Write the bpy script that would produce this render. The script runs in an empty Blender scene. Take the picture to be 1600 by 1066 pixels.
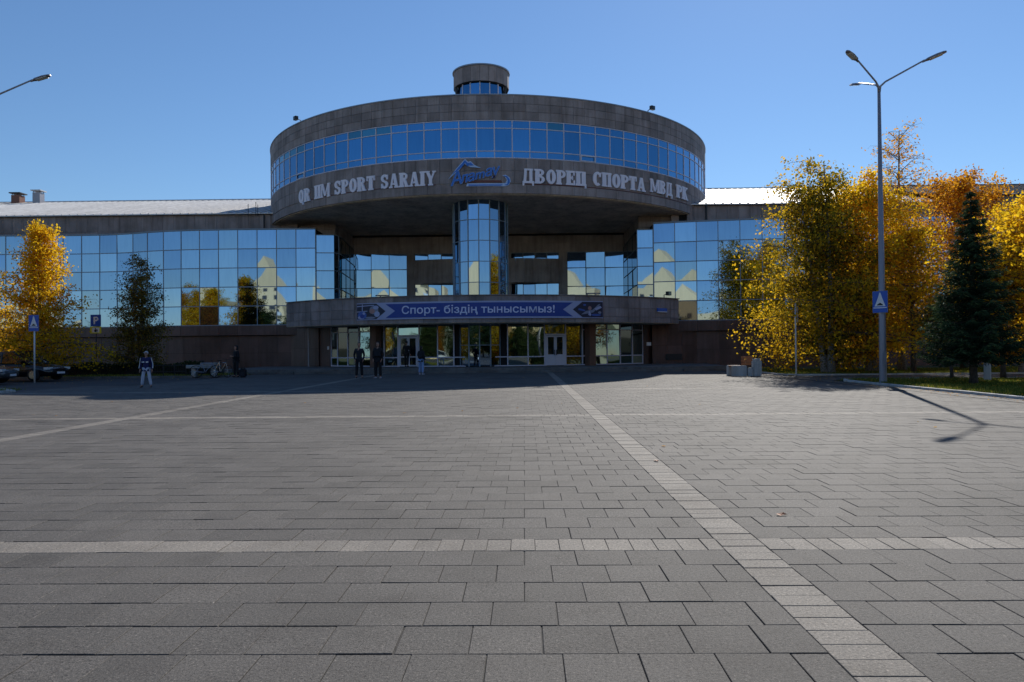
import bpy, bmesh, math, random
import numpy as np
from mathutils import Vector, Matrix, Euler
from mathutils.geometry import tessellate_polygon
R = math.radians
sin, cos, PI = math.sin, math.cos, math.pi
random.seed(7)
sc = bpy.context.scene
COL = sc.collection

# ------------------------------------------------------------------ camera
cam_d = bpy.data.cameras.new('camera')
cam_d.sensor_width = 36; cam_d.lens = 26.01; cam_d.clip_start = .1; cam_d.clip_end = 6000
cam = bpy.data.objects.new('camera', cam_d); COL.objects.link(cam)
yaw, pitch, roll = R(.94), R(.65), R(.5)
F = Vector((-sin(yaw)*cos(pitch), cos(yaw)*cos(pitch), sin(pitch)))
R0 = F.cross(Vector((0, 0, 1))).normalized(); U0 = R0.cross(F)
Rr = R0*cos(roll)-U0*sin(roll); Ur = U0*cos(roll)+R0*sin(roll)
m = Matrix((Rr, Ur, -F)).transposed().to_4x4(); m.translation = (0, 0, 1.4)
cam.matrix_world = m
sc.camera = cam

# ------------------------------------------------------------------ sky and sun
SUN_EL, SUN_AZ = R(35.8), R(19.7)      # azimuth from +Y towards +X
W = bpy.data.worlds.new('World'); sc.world = W; W.use_nodes = True
nt = W.node_tree; nt.nodes.clear()
sky = nt.nodes.new('ShaderNodeTexSky'); sky.sky_type = 'NISHITA'; sky.sun_disc = False
sky.sun_elevation = SUN_EL; sky.sun_rotation = SUN_AZ
sky.altitude = 2000; sky.air_density = 1.5; sky.dust_density = .35; sky.ozone_density = 8
bg = nt.nodes.new('ShaderNodeBackground'); bg.inputs[1].default_value = .10
wo = nt.nodes.new('ShaderNodeOutputWorld')
nt.links.new(sky.outputs[0], bg.inputs[0]); nt.links.new(bg.outputs[0], wo.inputs[0])
sd = bpy.data.lights.new('sun', 'SUN'); sd.energy = 4.55; sd.angle = R(.53); sd.color = (1, .95, .87)
sun = bpy.data.objects.new('sun', sd); COL.objects.link(sun)
sdir = Vector((sin(SUN_AZ)*cos(SUN_EL), cos(SUN_AZ)*cos(SUN_EL), sin(SUN_EL)))
sun.rotation_euler = sdir.to_track_quat('Z', 'Y').to_euler(); sun.location = (30, 80, 60)
sc.view_settings.view_transform = 'Standard'; sc.view_settings.look = 'None'
sc.view_settings.exposure = 0.08; sc.view_settings.gamma = 1; sc.view_settings.use_curve_mapping = False

# ------------------------------------------------------------------ materials
M = {}
def mat(name, col=(.5, .5, .5), rough=.7, metal=0, spec=.5, build=None):
    m = bpy.data.materials.new(name); m.use_nodes = True
    b = m.node_tree.nodes['Principled BSDF']
    b.inputs['Base Color'].default_value = (*col, 1); b.inputs['Roughness'].default_value = rough
    b.inputs['Metallic'].default_value = metal; b.inputs['Specular IOR Level'].default_value = spec
    if build: build(m.node_tree, b)
    M[name] = m
    return m
def N(t, typ, **kw):
    n = t.nodes.new(typ)
    for k, v in kw.items(): setattr(n, k, v)
    return n
def noise(t, scale, detail=4, rough=.55, vec=None, coord='Object'):
    n = N(t, 'ShaderNodeTexNoise'); n.inputs['Scale'].default_value = scale
    n.inputs['Detail'].default_value = detail; n.inputs['Roughness'].default_value = rough
    if vec is None:
        tc = N(t, 'ShaderNodeTexCoord'); vec = tc.outputs[coord]
        if coord == 'World': pass
    t.links.new(vec, n.inputs['Vector'])
    return n
def wpos(t):
    return N(t, 'ShaderNodeNewGeometry').outputs['Position']
def ramp(t, fac, stops):
    r = N(t, 'ShaderNodeValToRGB'); e = r.color_ramp.elements
    while len(e) < len(stops): e.new(.5)
    for i, (p, c) in enumerate(stops): e[i].position = p; e[i].color = (*c, 1)
    t.links.new(fac, r.inputs[0]); return r
def mixc(t, a, b, fac, mode='MIX'):
    n = N(t, 'ShaderNodeMix', data_type='RGBA', blend_type=mode)
    for sock, v in ((n.inputs[0], fac), (n.inputs[6], a), (n.inputs[7], b)):
        if hasattr(v, 'is_output') or isinstance(v, bpy.types.NodeSocket): t.links.new(v, sock)
        elif isinstance(v, (int, float)): sock.default_value = v
        else: sock.default_value = (*v, 1)
    return n.outputs[2]
def bump(t, b, h, dist, strength=1.0, prev=None):
    n = N(t, 'ShaderNodeBump'); n.inputs['Distance'].default_value = dist; n.inputs['Strength'].default_value = strength
    t.links.new(h, n.inputs['Height'])
    if prev is not None: t.links.new(prev, n.inputs['Normal'])
    t.links.new(n.outputs[0], b.inputs['Normal']); return n.outputs[0]
def vary(t, amount=.12):
    """a value around 1 that differs from piece to piece"""
    oi = N(t, 'ShaderNodeObjectInfo'); g = N(t, 'ShaderNodeNewGeometry')
    a = N(t, 'ShaderNodeMath', operation='ADD'); t.links.new(oi.outputs['Random'], a.inputs[0]); t.links.new(g.outputs['Random Per Island'], a.inputs[1])
    f = N(t, 'ShaderNodeMath', operation='FRACT'); t.links.new(a.outputs[0], f.inputs[0])
    mr = N(t, 'ShaderNodeMapRange'); mr.inputs[3].default_value = 1-amount; mr.inputs[4].default_value = 1+amount
    t.links.new(f.outputs[0], mr.inputs[0]); return mr.outputs[0], f.outputs[0]
def scale_col(t, c, v):
    n = N(t, 'ShaderNodeVectorMath', operation='SCALE'); t.links.new(c, n.inputs[0]); t.links.new(v, n.inputs[3]); return n.outputs[0]

def stone(name, c1, c2, amount=.1, grain=60, rough=.7, bd=.001, stain=True):
    def f(t, b):
        p = wpos(t)
        n1 = noise(t, grain, 3, .7, p); n2 = noise(t, .7, 5, .6, p)
        c = ramp(t, n1.outputs[0], [(.3, c1), (.7, c2)]).outputs[0]
        v, _ = vary(t, amount); c = scale_col(t, c, v)
        if stain:
            st = ramp(t, n2.outputs[0], [(.35, (.72, .7, .68)), (.62, (1.08, 1.06, 1.05))]).outputs[0]
            c = mixc(t, c, st, 1.0, 'MULTIPLY')
            mp = N(t, 'ShaderNodeMapping'); mp.inputs['Scale'].default_value = (2.2, 2.2, .18); t.links.new(p, mp.inputs[0])
            n3 = noise(t, 1.6, 4, .6, mp.outputs[0])
            st2 = ramp(t, n3.outputs[0], [(.34, (.66, .64, .62)), (.55, (1, 1, 1))]).outputs[0]
            c = mixc(t, c, st2, .8, 'MULTIPLY')
        t.links.new(c, b.inputs['Base Color']); bump(t, b, n1.outputs[0], bd)
    return mat(name, c1, rough, build=f)
stone('cladding', (.25, .215, .212), (.36, .315, .308), .2, 35, .75)
stone('soffit', (.72, .64, .52), (.78, .70, .58), .04, 8, .85)
stone('recess_stone', (.34, .315, .31), (.43, .40, .395), .08, 35, .75)
stone('granite', (.10, .055, .046), (.17, .098, .082), .2, 90, .45, .0005)
stone('granite_light', (.16, .085, .06), (.22, .12, .085), .12, 90, .5, .0005)
stone('concrete', (.28, .275, .26), (.4, .39, .37), .05, 20, .85)
stone('step_stone', (.12, .115, .11), (.2, .195, .185), .1, 50, .8)
stone('kerb', (.5, .49, .46), (.66, .65, .62), .08, 30, .85)
def paver(name, c1, c2, amount):
    def f(t, b):
        p = wpos(t)
        n1 = noise(t, 150, 3, .75, p); n2 = noise(t, 58, 4, .8, p); n3 = noise(t, .55, 5, .62, p); n4 = noise(t, 3.5, 4, .6, p)
        c = ramp(t, n1.outputs[0], [(.3, c1), (.72, c2)]).outputs[0]
        sp = ramp(t, n2.outputs[0], [(.34, (.35, .33, .32)), (.48, (1, 1, 1)), (.6, (1.12, 1.1, 1.08)), (.68, (2.6, 2.5, 2.4))]).outputs[0]
        c = mixc(t, c, sp, 1.0, 'MULTIPLY')
        v, fr = vary(t, amount); c = scale_col(t, c, v)
        st = ramp(t, n3.outputs[0], [(.3, (.72, .71, .70)), (.5, (1, 1, 1)), (.7, (1.14, 1.13, 1.11))]).outputs[0]
        c = mixc(t, c, st, 1.0, 'MULTIPLY')
        st = ramp(t, n4.outputs[0], [(.32, (.84, .83, .82)), (.5, (1, 1, 1))]).outputs[0]
        c = mixc(t, c, st, .8, 'MULTIPLY')
        t.links.new(c, b.inputs['Base Color'])
        a = bump(t, b, n1.outputs[0], .0022); bump(t, b, n2.outputs[0], .0035, 1, a)
    return mat(name, c1, .78, spec=.32, build=f)
paver('paver', (.044, .040, .036), (.178, .163, .145), .12)
paver('strip_tile', (.17, .153, .13), (.30, .27, .232), .1)
paver('joint_sand', (.035, .033, .032), (.06, .057, .054), 0)
def asphalt_f(t, b):
    p = wpos(t); n1 = noise(t, 150, 3, .7, p); n2 = noise(t, .4, 5, .6, p)
    c = ramp(t, n1.outputs[0], [(.3, (.035, .035, .036)), (.7, (.075, .074, .073))]).outputs[0]
    c = mixc(t, c, ramp(t, n2.outputs[0], [(.3, (.75, .75, .75)), (.7, (1.2, 1.2, 1.2))]).outputs[0], 1.0, 'MULTIPLY')
    t.links.new(c, b.inputs['Base Color']); bump(t, b, n1.outputs[0], .003)
mat('asphalt', rough=.9, build=asphalt_f)
def soil_f(t, b):
    p = wpos(t); n1 = noise(t, 20, 5, .7, p); n2 = noise(t, .8, 4, .6, p)
    c = ramp(t, n1.outputs[0], [(.3, (.035, .04, .014)), (.5, (.07, .075, .025)), (.7, (.14, .12, .05))]).outputs[0]
    c = mixc(t, c, ramp(t, n2.outputs[0], [(.35, (.7, .8, .7)), (.65, (1.3, 1.2, 1.0))]).outputs[0], 1.0, 'MULTIPLY')
    t.links.new(c, b.inputs['Base Color']); bump(t, b, n1.outputs[0], .02)
mat('soil', rough=1, build=soil_f)
def grass_f(t, b):
    v, fr = vary(t, .2); c = ramp(t, fr, [(0, (.07, .11, .015)), (.6, (.17, .20, .03)), (.85, (.32, .29, .05)), (1, (.45, .36, .10))]).outputs[0]
    t.links.new(c, b.inputs['Base Color'])
    tr = N(t, 'ShaderNodeBsdfTranslucent'); t.links.new(c, tr.inputs[0]); mx = N(t, 'ShaderNodeMixShader'); mx.inputs[0].default_value = .45
    t.links.new(b.outputs[0], mx.inputs[1]); t.links.new(tr.outputs[0], mx.inputs[2]); t.links.new(mx.outputs[0], t.nodes['Material Output'].inputs[0])
mat('grass', rough=.8, spec=.2, build=grass_f)

def glass(name, tint, rough=.02, refl=1.0, dark=(.01, .02, .03), wob=.004, wscale=.55, edge=None):
    """coated facade glass: a tinted mirror with slight waves over a dark interior"""
    def f(t, b):
        oi = N(t, 'ShaderNodeObjectInfo'); tc = N(t, 'ShaderNodeTexCoord')
        vm = N(t, 'ShaderNodeVectorMath', operation='MULTIPLY_ADD'); t.links.new(oi.outputs['Random'], vm.inputs[0])
        vm.inputs[1].default_value = (37, 91, 53); t.links.new(tc.outputs['Object'], vm.inputs[2])
        n = noise(t, wscale, .3, .4, vm.outputs[0])
        mr = N(t, 'ShaderNodeMapRange'); mr.inputs[3].default_value = .8; mr.inputs[4].default_value = 1.06; t.links.new(oi.outputs['Random'], mr.inputs[0])
        cc = N(t, 'ShaderNodeRGB'); cc.outputs[0].default_value = (*tint, 1); c = scale_col(t, cc.outputs[0], mr.outputs[0])
        mp = N(t, 'ShaderNodeMapping'); mp.inputs['Scale'].default_value = (5, 5, .5); t.links.new(wpos(t), mp.inputs[0])
        n2 = noise(t, 1.4, 5, .6, mp.outputs[0])
        c = mixc(t, c, ramp(t, n2.outputs[0], [(.3, (.72, .75, .78)), (.55, (1, 1, 1))]).outputs[0], .35, 'MULTIPLY')
        b.inputs['Metallic'].default_value = 1; t.links.new(c, b.inputs['Base Color'])
        b2 = N(t, 'ShaderNodeBsdfPrincipled'); b2.inputs['Base Color'].default_value = (*dark, 1); b2.inputs['Roughness'].default_value = .05
        bm_ = N(t, 'ShaderNodeBump'); bm_.inputs['Distance'].default_value = wob; t.links.new(n.outputs[0], bm_.inputs['Height'])
        t.links.new(bm_.outputs[0], b.inputs['Normal']); t.links.new(bm_.outputs[0], b2.inputs['Normal'])
        mx = N(t, 'ShaderNodeMixShader'); mx.inputs[0].default_value = refl
        t.links.new(b2.outputs[0], mx.inputs[1]); t.links.new(b.outputs[0], mx.inputs[2]); t.links.new(mx.outputs[0], t.nodes['Material Output'].inputs[0])
    return mat(name, tint, rough, build=f)
glass('mirror_glass', (.24, .36, .51), wob=.014, wscale=.42)
glass('drum_glass', (.10, .27, .47), wob=.004)
glass('drum_glass_green', (.10, .26, .34), wob=.004)
glass('teal_glass', (.10, .30, .34), wob=.003)
glass('entrance_glass', (.40, .50, .48), refl=.7, dark=(.012, .018, .016), wob=.016, wscale=.8)
glass('window_dark', (.12, .15, .18), refl=.4, wob=.002)
mat('frame_light', (.62, .60, .70), .5)
glass('return_glass', (.12, .26, .30), refl=.45, wob=.003)
mat('frame_dark', (.06, .09, .10), .5)
mat('frame_white', (.62, .63, .72), .45)
mat('frame_grey', (.24, .31, .38), .5)
mat('dark_metal', (.02, .02, .022), .5)
mat('metal_grey', (.30, .29, .32), .45, .3)
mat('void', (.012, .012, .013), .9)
mat('coping', (.3, .34, .4), .5, .4)
def roof_f(t, b):
    p = wpos(t); n = noise(t, 1.3, 5, .65, p)
    c = ramp(t, n.outputs[0], [(.3, (.5, .49, .48)), (.7, (.68, .67, .66))]).outputs[0]
    v, _ = vary(t, .06); t.links.new(scale_col(t, c, v), b.inputs['Base Color'])
mat('roof_metal', rough=.55, metal=.1, build=roof_f)
mat('roof_dark', (.06, .062, .07), .6)
mat('letter_face', (.84, .81, .90), .55)
mat('logo_blue', (.02, .17, .62), .4)
mat('logo_pale', (.45, .60, .85), .5)
mat('logo_red', (.16, .05, .04), .6)
mat('banner_blue', (.012, .05, .30), .5)
mat('banner_pale', (.38, .42, .62), .5)
mat('banner_text', (.68, .72, .92), .5)
mat('banner_dark', (.018, .022, .05), .5)
mat('banner_mid', (.05, .12, .42), .5)
mat('banner_skin', (.40, .22, .20), .5)
mat('banner_grey', (.22, .25, .34), .5)
mat('sign_blue', (.015, .10, .50), .4)
mat('sign_white', (.78, .78, .80), .4)
mat('sign_yellow', (.75, .66, .04), .4)
mat('black', (.012, .012, .012), .5)
mat('sign_back', (.35, .36, .38), .45, .5)
mat('wood', (.36, .13, .045), .6)
mat('white_paint', (.72, .72, .72), .6)
mat('rubber', (.015, .015, .015), .85)
mat('car_black', (.006, .006, .008), .15, spec=.7)
mat('car_silver', (.10, .105, .11), .25, .5)
mat('car_white', (.75, .75, .75), .2)
mat('car_glass', (.012, .015, .018), .04, spec=.8)
mat('chrome', (.6, .6, .6), .2, 1)
mat('lamp_lens', (.7, .7, .68), .2)
mat('lamp_red', (.3, .01, .01), .25)
mat('skin', (.42, .22, .15), .55)
mat('skin_dark', (.30, .15, .10), .55)
mat('hair', (.012, .010, .008), .7)
mat('navy', (.012, .014, .09), .8)
mat('black_cloth', (.010, .010, .013), .9)
mat('charcoal_cloth', (.018, .019, .026), .9)
mat('denim_light', (.24, .36, .60), .85)
mat('white_cloth', (.55, .56, .66), .85)
mat('cap_white', (.62, .63, .68), .8)
mat('shoe_white', (.55, .55, .62), .7)
mat('flat_cream', (.95, .70, .38), .8)
mat('flat_white', (.78, .78, .74), .8)
mat('flat_roof', (.22, .10, .07), .8)
mat('flat_window', (.03, .04, .06), .15)
def bark(name, c1, c2, zs):
    def f(t, b):
        p = wpos(t); mp = N(t, 'ShaderNodeMapping'); mp.inputs['Scale'].default_value = (6, 6, zs); t.links.new(p, mp.inputs[0])
        n = noise(t, 2.2, 6, .7, mp.outputs[0]); t.links.new(ramp(t, n.outputs[0], [(.36, c1), (.56, c2)]).outputs[0], b.inputs['Base Color'])
        bump(t, b, n.outputs[0], .02)
    return mat(name, c1, .9, build=f)
bark('birch_bark', (.05, .045, .04), (.36, .33, .30), 14)
bark('bark', (.03, .022, .016), (.10, .075, .055), 2)
bark('twig', (.06, .035, .022), (.11, .07, .045), 4)
mat('whitewash', (.55, .54, .52), .9)
def leafm(name, stops, tr=.5):
    def f(t, b):
        at = N(t, 'ShaderNodeAttribute', attribute_name='hue'); c = ramp(t, at.outputs['Fac'], stops).outputs[0]
        t.links.new(c, b.inputs['Base Color'])
        tl = N(t, 'ShaderNodeBsdfTranslucent'); t.links.new(c, tl.inputs[0]); mx = N(t, 'ShaderNodeMixShader'); mx.inputs[0].default_value = tr
        t.links.new(b.outputs[0], mx.inputs[1]); t.links.new(tl.outputs[0], mx.inputs[2]); t.links.new(mx.outputs[0], t.nodes['Material Output'].inputs[0])
    return mat(name, (.2, .2, .02), .7, spec=(.03 if name == 'needle' else .2), build=f)
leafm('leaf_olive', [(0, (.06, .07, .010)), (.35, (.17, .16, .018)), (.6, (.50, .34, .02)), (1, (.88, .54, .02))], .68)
leafm('leaf_yellow', [(0, (.20, .14, .012)), (.3, (.66, .40, .014)), (.7, (.90, .56, .016)), (1, (.9, .64, .03))], .68)
leafm('leaf_orange', [(0, (.2, .08, .02)), (.4, (.62, .27, .02)), (.8, (.85, .43, .022)), (1, (.9, .52, .03))], .6)
leafm('leaf_brown', [(0, (.07, .055, .012)), (.5, (.18, .13, .018)), (1, (.42, .27, .024))], .5)
leafm('leaf_green', [(0, (.012, .03, .010)), (.6, (.035, .065, .015)), (1, (.10, .12, .02))], .4)
leafm('leaf_red', [(0, (.12, .02, .01)), (.6, (.35, .05, .02)), (1, (.5, .12, .03))])
leafm('needle', [(0, (.018, .036, .02)), (.6, (.042, .075, .036)), (1, (.10, .14, .055))], .25)
leafm('hedge_leaf', [(0, (.012, .025, .008)), (1, (.04, .06, .015))], .2)

# ------------------------------------------------------------------ object helpers
def wm(o):
    b = o.matrix_basis.copy()
    return (wm(o.parent) @ o.matrix_parent_inverse @ b) if o.parent else b
def link(o, parent=None):
    COL.objects.link(o)
    if parent is not None:
        o.parent = parent; o.matrix_parent_inverse = wm(parent).inverted()
    return o
def tag(o, label=None, cat=None, group=None, kind=None):
    for k, v in (('label', label), ('category', cat), ('group', group), ('kind', kind)):
        if v: o[k] = v
    return o
def empty(name, loc=(0, 0, 0), rz=0):
    o = bpy.data.objects.new(name, None); o.location = loc; o.rotation_euler.z = rz; o.empty_display_size = .3
    COL.objects.link(o); return o
class MB:
    def __init__(s): s.v = []; s.f = []
    def quadbox(s, P):                                   # 8 corner points, bottom 4 then top 4
        n = len(s.v); s.v += [tuple(p) for p in P]
        s.f += [tuple(n+i for i in q) for q in ((3, 2, 1, 0), (4, 5, 6, 7), (0, 1, 5, 4), (1, 2, 6, 5), (2, 3, 7, 6), (3, 0, 4, 7))]
        return s
    def box(s, x0, x1, y0, y1, z0, z1, mtx=None):
        P = [Vector(p) for p in ((x0, y0, z0), (x1, y0, z0), (x1, y1, z0), (x0, y1, z0), (x0, y0, z1), (x1, y0, z1), (x1, y1, z1), (x0, y1, z1))]
        if mtx is not None: P = [mtx @ p for p in P]
        return s.quadbox(P)
    def bar(s, a, b, r, n=6, r2=None, caps=True):        # round bar from a to b
        a, b = Vector(a), Vector(b); d = (b-a).normalized(); r2 = r if r2 is None else r2
        u = d.orthogonal().normalized(); w = d.cross(u); k = len(s.v)
        for c, rr in ((a, r), (b, r2)):
            for i in range(n): t = 2*PI*i/n; s.v.append(tuple(c+(u*cos(t)+w*sin(t))*rr))
        for i in range(n): j = (i+1) % n; s.f.append((k+i, k+j, k+n+j, k+n+i))
        if caps: s.f.append(tuple(k+n-1-i for i in range(n))); s.f.append(tuple(k+n+i for i in range(n)))
        return s
    def tube(s, pts, rads, n=6):
        k0 = len(s.v); P = [Vector(p) for p in pts]; u = None
        for i, p in enumerate(P):
            d = (P[min(i+1, len(P)-1)]-P[max(i-1, 0)]).normalized()
            if u is None: u = d.orthogonal().normalized()
            u = (u-d*u.dot(d)).normalized(); w = d.cross(u)
            for q in range(n): t = 2*PI*q/n; s.v.append(tuple(p+(u*cos(t)+w*sin(t))*rads[i]))
        for i in range(len(P)-1):
            for q in range(n):
                j = (q+1) % n; s.f.append((k0+i*n+q, k0+i*n+j, k0+(i+1)*n+j, k0+(i+1)*n+q))
        s.f.append(tuple(k0+n-1-i for i in range(n))); e = k0+(len(P)-1)*n; s.f.append(tuple(e+i for i in range(n)))
        return s
    def prism(s, poly, z0, z1):                          # polygon (x,y) counterclockwise, extruded in z
        n = len(poly); k = len(s.v)
        s.v += [(x, y, z0) for x, y in poly]+[(x, y, z1) for x, y in poly]
        for tri in tessellate_polygon([[Vector((x, y, 0)) for x, y in poly]]):
            a, b, c = tri
            A, B, C_ = (Vector((*poly[i], 0)) for i in tri)
            if (B-A).cross(C_-A).z < 0: a, c = c, a
            s.f.append((k+a+n, k+b+n, k+c+n)); s.f.append((k+c, k+b, k+a))
        for i in range(n): j = (i+1) % n; s.f.append((k+i, k+j, k+n+j, k+n+i))
        return s
    def ring(s, cx, cy, r0, r1, z0, z1, a0=0, a1=360, n=96):  # ring sector round the front: angle 0 looks to -Y, + to +X
        full = abs(a1-a0) >= 360; k = len(s.v); cnt = n if full else n+1
        for i in range(cnt):
            a = R(a0+(a1-a0)*i/n)
            for r, z in ((r1, z0), (r1, z1), (r0, z1), (r0, z0)): s.v.append((cx+r*sin(a), cy-r*cos(a), z))
        for i in range(n):
            j = (i+1) % cnt if full else i+1
            for q in range(4): s.f.append((k+4*i+q, k+4*j+q, k+4*j+(q+1) % 4, k+4*i+(q+1) % 4))
        if not full: s.f.append((k, k+1, k+2, k+3)); e = k+4*n; s.f.append((e+3, e+2, e+1, e))
        return s
    def lathe(s, prof, cx=0, cy=0, n=24):                # profile of (r, z)
        k = len(s.v); q = len(prof)
        for i in range(n):
            t = 2*PI*i/n
            for r, z in prof: s.v.append((cx+r*cos(t), cy+r*sin(t), z))
        for i in range(n):
            j = (i+1) % n
            for p in range(q-1): s.f.append((k+i*q+p, k+j*q+p, k+j*q+p+1, k+i*q+p+1))
        return s
    def mesh(s, name, material, smooth=False):
        me = bpy.data.meshes.new(name); me.from_pydata(s.v, [], s.f); me.validate(); me.update()
        if material: me.materials.append(M[material] if isinstance(material, str) else material)
        if smooth: me.polygons.foreach_set('use_smooth', [True]*len(me.polygons))
        return me
    def build(s, name, material, parent=None, smooth=False, loc=None):
        o = bpy.data.objects.new(name, s.mesh(name, material, smooth))
        if loc: o.location = loc
        return link(o, parent)
def inst(name, me, parent, loc, rot=(0, 0, 0), scale=None):
    o = bpy.data.objects.new(name, me); o.location = loc; o.rotation_euler = rot
    if scale: o.scale = scale
    return link(o, parent)
def children(o): return [c for c in COL.objects if c.parent == o]
KIDS = {}
def copy_tree(o, parent=None, kids=None):
    if kids is None:
        kids = {}
        for c in o.children_recursive: kids.setdefault(c.parent.name, []).append(c)
    c = o.copy(); COL.objects.link(c)
    if parent is not None: c.parent = parent
    for ch in kids.get(o.name, []): copy_tree(ch, c, kids)
    return c
def bevel(o, w=.01, seg=1):
    bm = bmesh.new(); bm.from_mesh(o.data)
    bmesh.ops.bevel(bm, geom=[e for e in bm.edges if e.calc_face_angle(0) > .5], offset=w, segments=seg, affect='EDGES', clamp_overlap=True)
    bm.to_mesh(o.data); bm.free(); return o

# ------------------------------------------------------------------ ground, roads, plaza
MB().box(-2500, 2500, -2500, 2500, -1, -.16).build('ground', 'soil')['kind'] = 'structure'
a = MB().box(-75, 75, -62, 42.5, -.15, -.05).build('road', 'asphalt'); a['kind'] = 'structure'
PX0, PX1 = -16.6, 12.78
plaza = MB().prism([(-18.6, -6), (PX1, -6), (PX1, 31.0), (40, 31.0), (40, 36.2), (PX1, 36.2), (PX1, 44.9), (-16.6, 44.9), (-16.6, 35), (-18.6, 30)], -.14, -.008)
plaza = plaza.build('plaza', 'joint_sand'); plaza['kind'] = 'structure'
P = .347; T = .31
ystr = [5.16-10.06, 5.16, 5.16+T+29*P, 5.16+2*(T)+57*P]             # near edges of the cross strips
xstr = [-8.65, 1.38, 1.38+T+29*P]
def tile_mesh(w, d, jx=.0026, h=.03, bv=.0025, jy=.0036):
    x, y = w/2-jx, d/2-jy; m = MB()
    m.v = [(-x, -y, -h), (x, -y, -h), (x, y, -h), (-x, y, -h), (-x, -y, -bv), (x, -y, -bv), (x, y, -bv), (-x, y, -bv),
           (-x+bv, -y+bv, 0), (x-bv, -y+bv, 0), (x-bv, y-bv, 0), (-x+bv, y-bv, 0)]
    m.f = [(0, 1, 5, 4), (1, 2, 6, 5), (2, 3, 7, 6), (3, 0, 4, 7), (4, 5, 9, 8), (5, 6, 10, 9), (6, 7, 11, 10), (7, 4, 8, 11), (8, 9, 10, 11)]
    return m
near = {'paver': [], 'strip_tile': []}; far = {'paver': MB(), 'strip_tile': MB()}
TM = {}
def lay(kind, x0, x1, y0, y1):
    if x1-x0 < .04 or y1-y0 < .04: return
    cx, cy = (x0+x1)/2, (y0+y1)/2
    if cy > 44.7 or cx < -18.5 or cx > 39.5: return
    if cx > PX1 and not (31.1 < cy < 36.1): return
    if cx < -16.5 and cy > 31: return
    if cx > PX1-.1 and cy < 31: return
    near[kind].append((abs(cx-(-.0164*cy)) / cy if cy > 2 else 9, cx, cy, x1-x0, y1-y0))
rng = random.Random(3)
def rows(ya, yb, r0):
    n = max(1, round((yb-ya)/P)); d = (yb-ya)/n
    for i in range(n):
        y = ya+i*d; segs = [-18.6]+[x for x in xstr for x in (x, x+T)]+[39.6]
        for k in range(0, len(segs), 2):
            a, b = segs[k], segs[k+1]; off = P*(.5 if (i+r0) % 2 else 0)
            if rng.random() < .12: off = P*rng.choice((.25, .75))
            x = a-off
            anchor = a if k else b-round((b-a)/P+1)*P
            x = anchor-off
            while x < b-.02:
                lay('paver', max(x, a), min(x+P, b), y, y+d); x += P
edges = [-5.0+.1] + []
bands = []
ys = sorted(ystr); prev = -5.6
for y in ys: bands.append((prev, y)); prev = y+T
bands.append((prev, 44.85))
for i, (a, b) in enumerate(bands):
    if b-a > .2: rows(a, b, i)
for y in ystr:                                                        # cross strips, one row of narrow tiles
    x = -18.6
    while x < 39.6:
        if not any(x+.17 > s+.01 and x < s+T-.01 for s in xstr): lay('strip_tile', x, x+.1715, y, y+T); x += .1715
        else:
            s = [s for s in xstr if x+.17 > s+.01 and x < s+T-.01][0]
            lay('strip_tile', x, s, y, y+T) if s-x > .04 else None
            x = s+T
for s in xstr[:2]:
    y = -5.5
    while y < 44.8: lay('strip_tile', s, s+T, y, y+.1735); y += .1735
def seen(t): return t[2] > 2.75 and t[0] < .76
for kind, lim in (('paver', 300), ('strip_tile', 230)):
    L = near[kind]; vis = sorted([t for t in L if seen(t)], key=lambda t: t[2]); top = set(vis[:lim])
    for t in L:
        _, cx, cy, w, d = t
        dz = rng.uniform(-.0025, .0015)
        if t in top:
            v_ = rng.choice((0, 1, 2, 3)); k = (kind, round(w, 3), round(d, 3), v_)
            if k not in TM: TM[k] = tile_mesh(w, d, (.0012, .0028, .002, .0032)[v_], jy=(.0042, .002, .0056, .003)[v_]).mesh(kind, kind)
            o = inst(kind, TM[k], plaza, (cx+rng.uniform(-.0015, .0015), cy, dz), (rng.uniform(-.003, .003), rng.uniform(-.003, .003), rng.uniform(-.004, .004)))
        else:
            m = tile_mesh(w, d, rng.uniform(.001, .0032), jy=rng.uniform(.0015, .0055)); tx, ty = rng.uniform(-.003, .003), rng.uniform(-.003, .003); k0 = len(far[kind].v)
            far[kind].v += [(cx+x, cy+y, z+dz+x*tx+y*ty) for x, y, z in m.v]; far[kind].f += [tuple(i+k0 for i in f) for f in m.f]
far['paver'].build('paving', 'paver', plaza)['kind'] = 'stuff'
far['strip_tile'].build('strip_paving', 'strip_tile', plaza)['kind'] = 'stuff'

# lawns with raised kerbs
def lawn(name, poly):
    o = MB().prism(poly, -.155, .03).build(name, 'soil'); o['kind'] = 'structure'; return o
lawn('lawn', [(12.95, 18.3), (13.35, 16), (60, 12), (60, 30.85), (12.95, 30.85)])
lawn('lawn', [(12.95, 36.35), (60, 36.35), (60, 55), (12.95, 55)])
lawn('lawn', [(-60, 41.5), (-16.8, 41.5), (-16.8, 58), (-60, 58)])
lawn('lawn', [(-60, 16), (-18.8, 16), (-18.8, 26.9), (-20.5, 28.3), (-60, 30)])
km = {}
def kerb_line(p, step=.95, name='kerb'):
    root = MB(); first = None
    for (x0, y0), (x1, y1) in zip(p, p[1:]):
        L = math.hypot(x1-x0, y1-y0); n = max(1, round(L/step)); a = math.atan2(y1-y0, x1-x0)
        for i in range(n):
            w = L/n; key = round(w, 2)
            if key not in km:
                mm = MB().box(-w/2+.004, w/2-.004, -.07, .07, -.15, .075).build('kerb_stone', 'kerb'); bevel(mm, .012); km[key] = mm.data; bpy.data.objects.remove(mm)
            t = (i+.5)/n
            yield inst('kerb_stone', km[key], None, (x0+(x1-x0)*t, y0+(y1-y0)*t, rng.uniform(-.006, .006)), (0, 0, a+rng.uniform(-.006, .006)))
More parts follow.
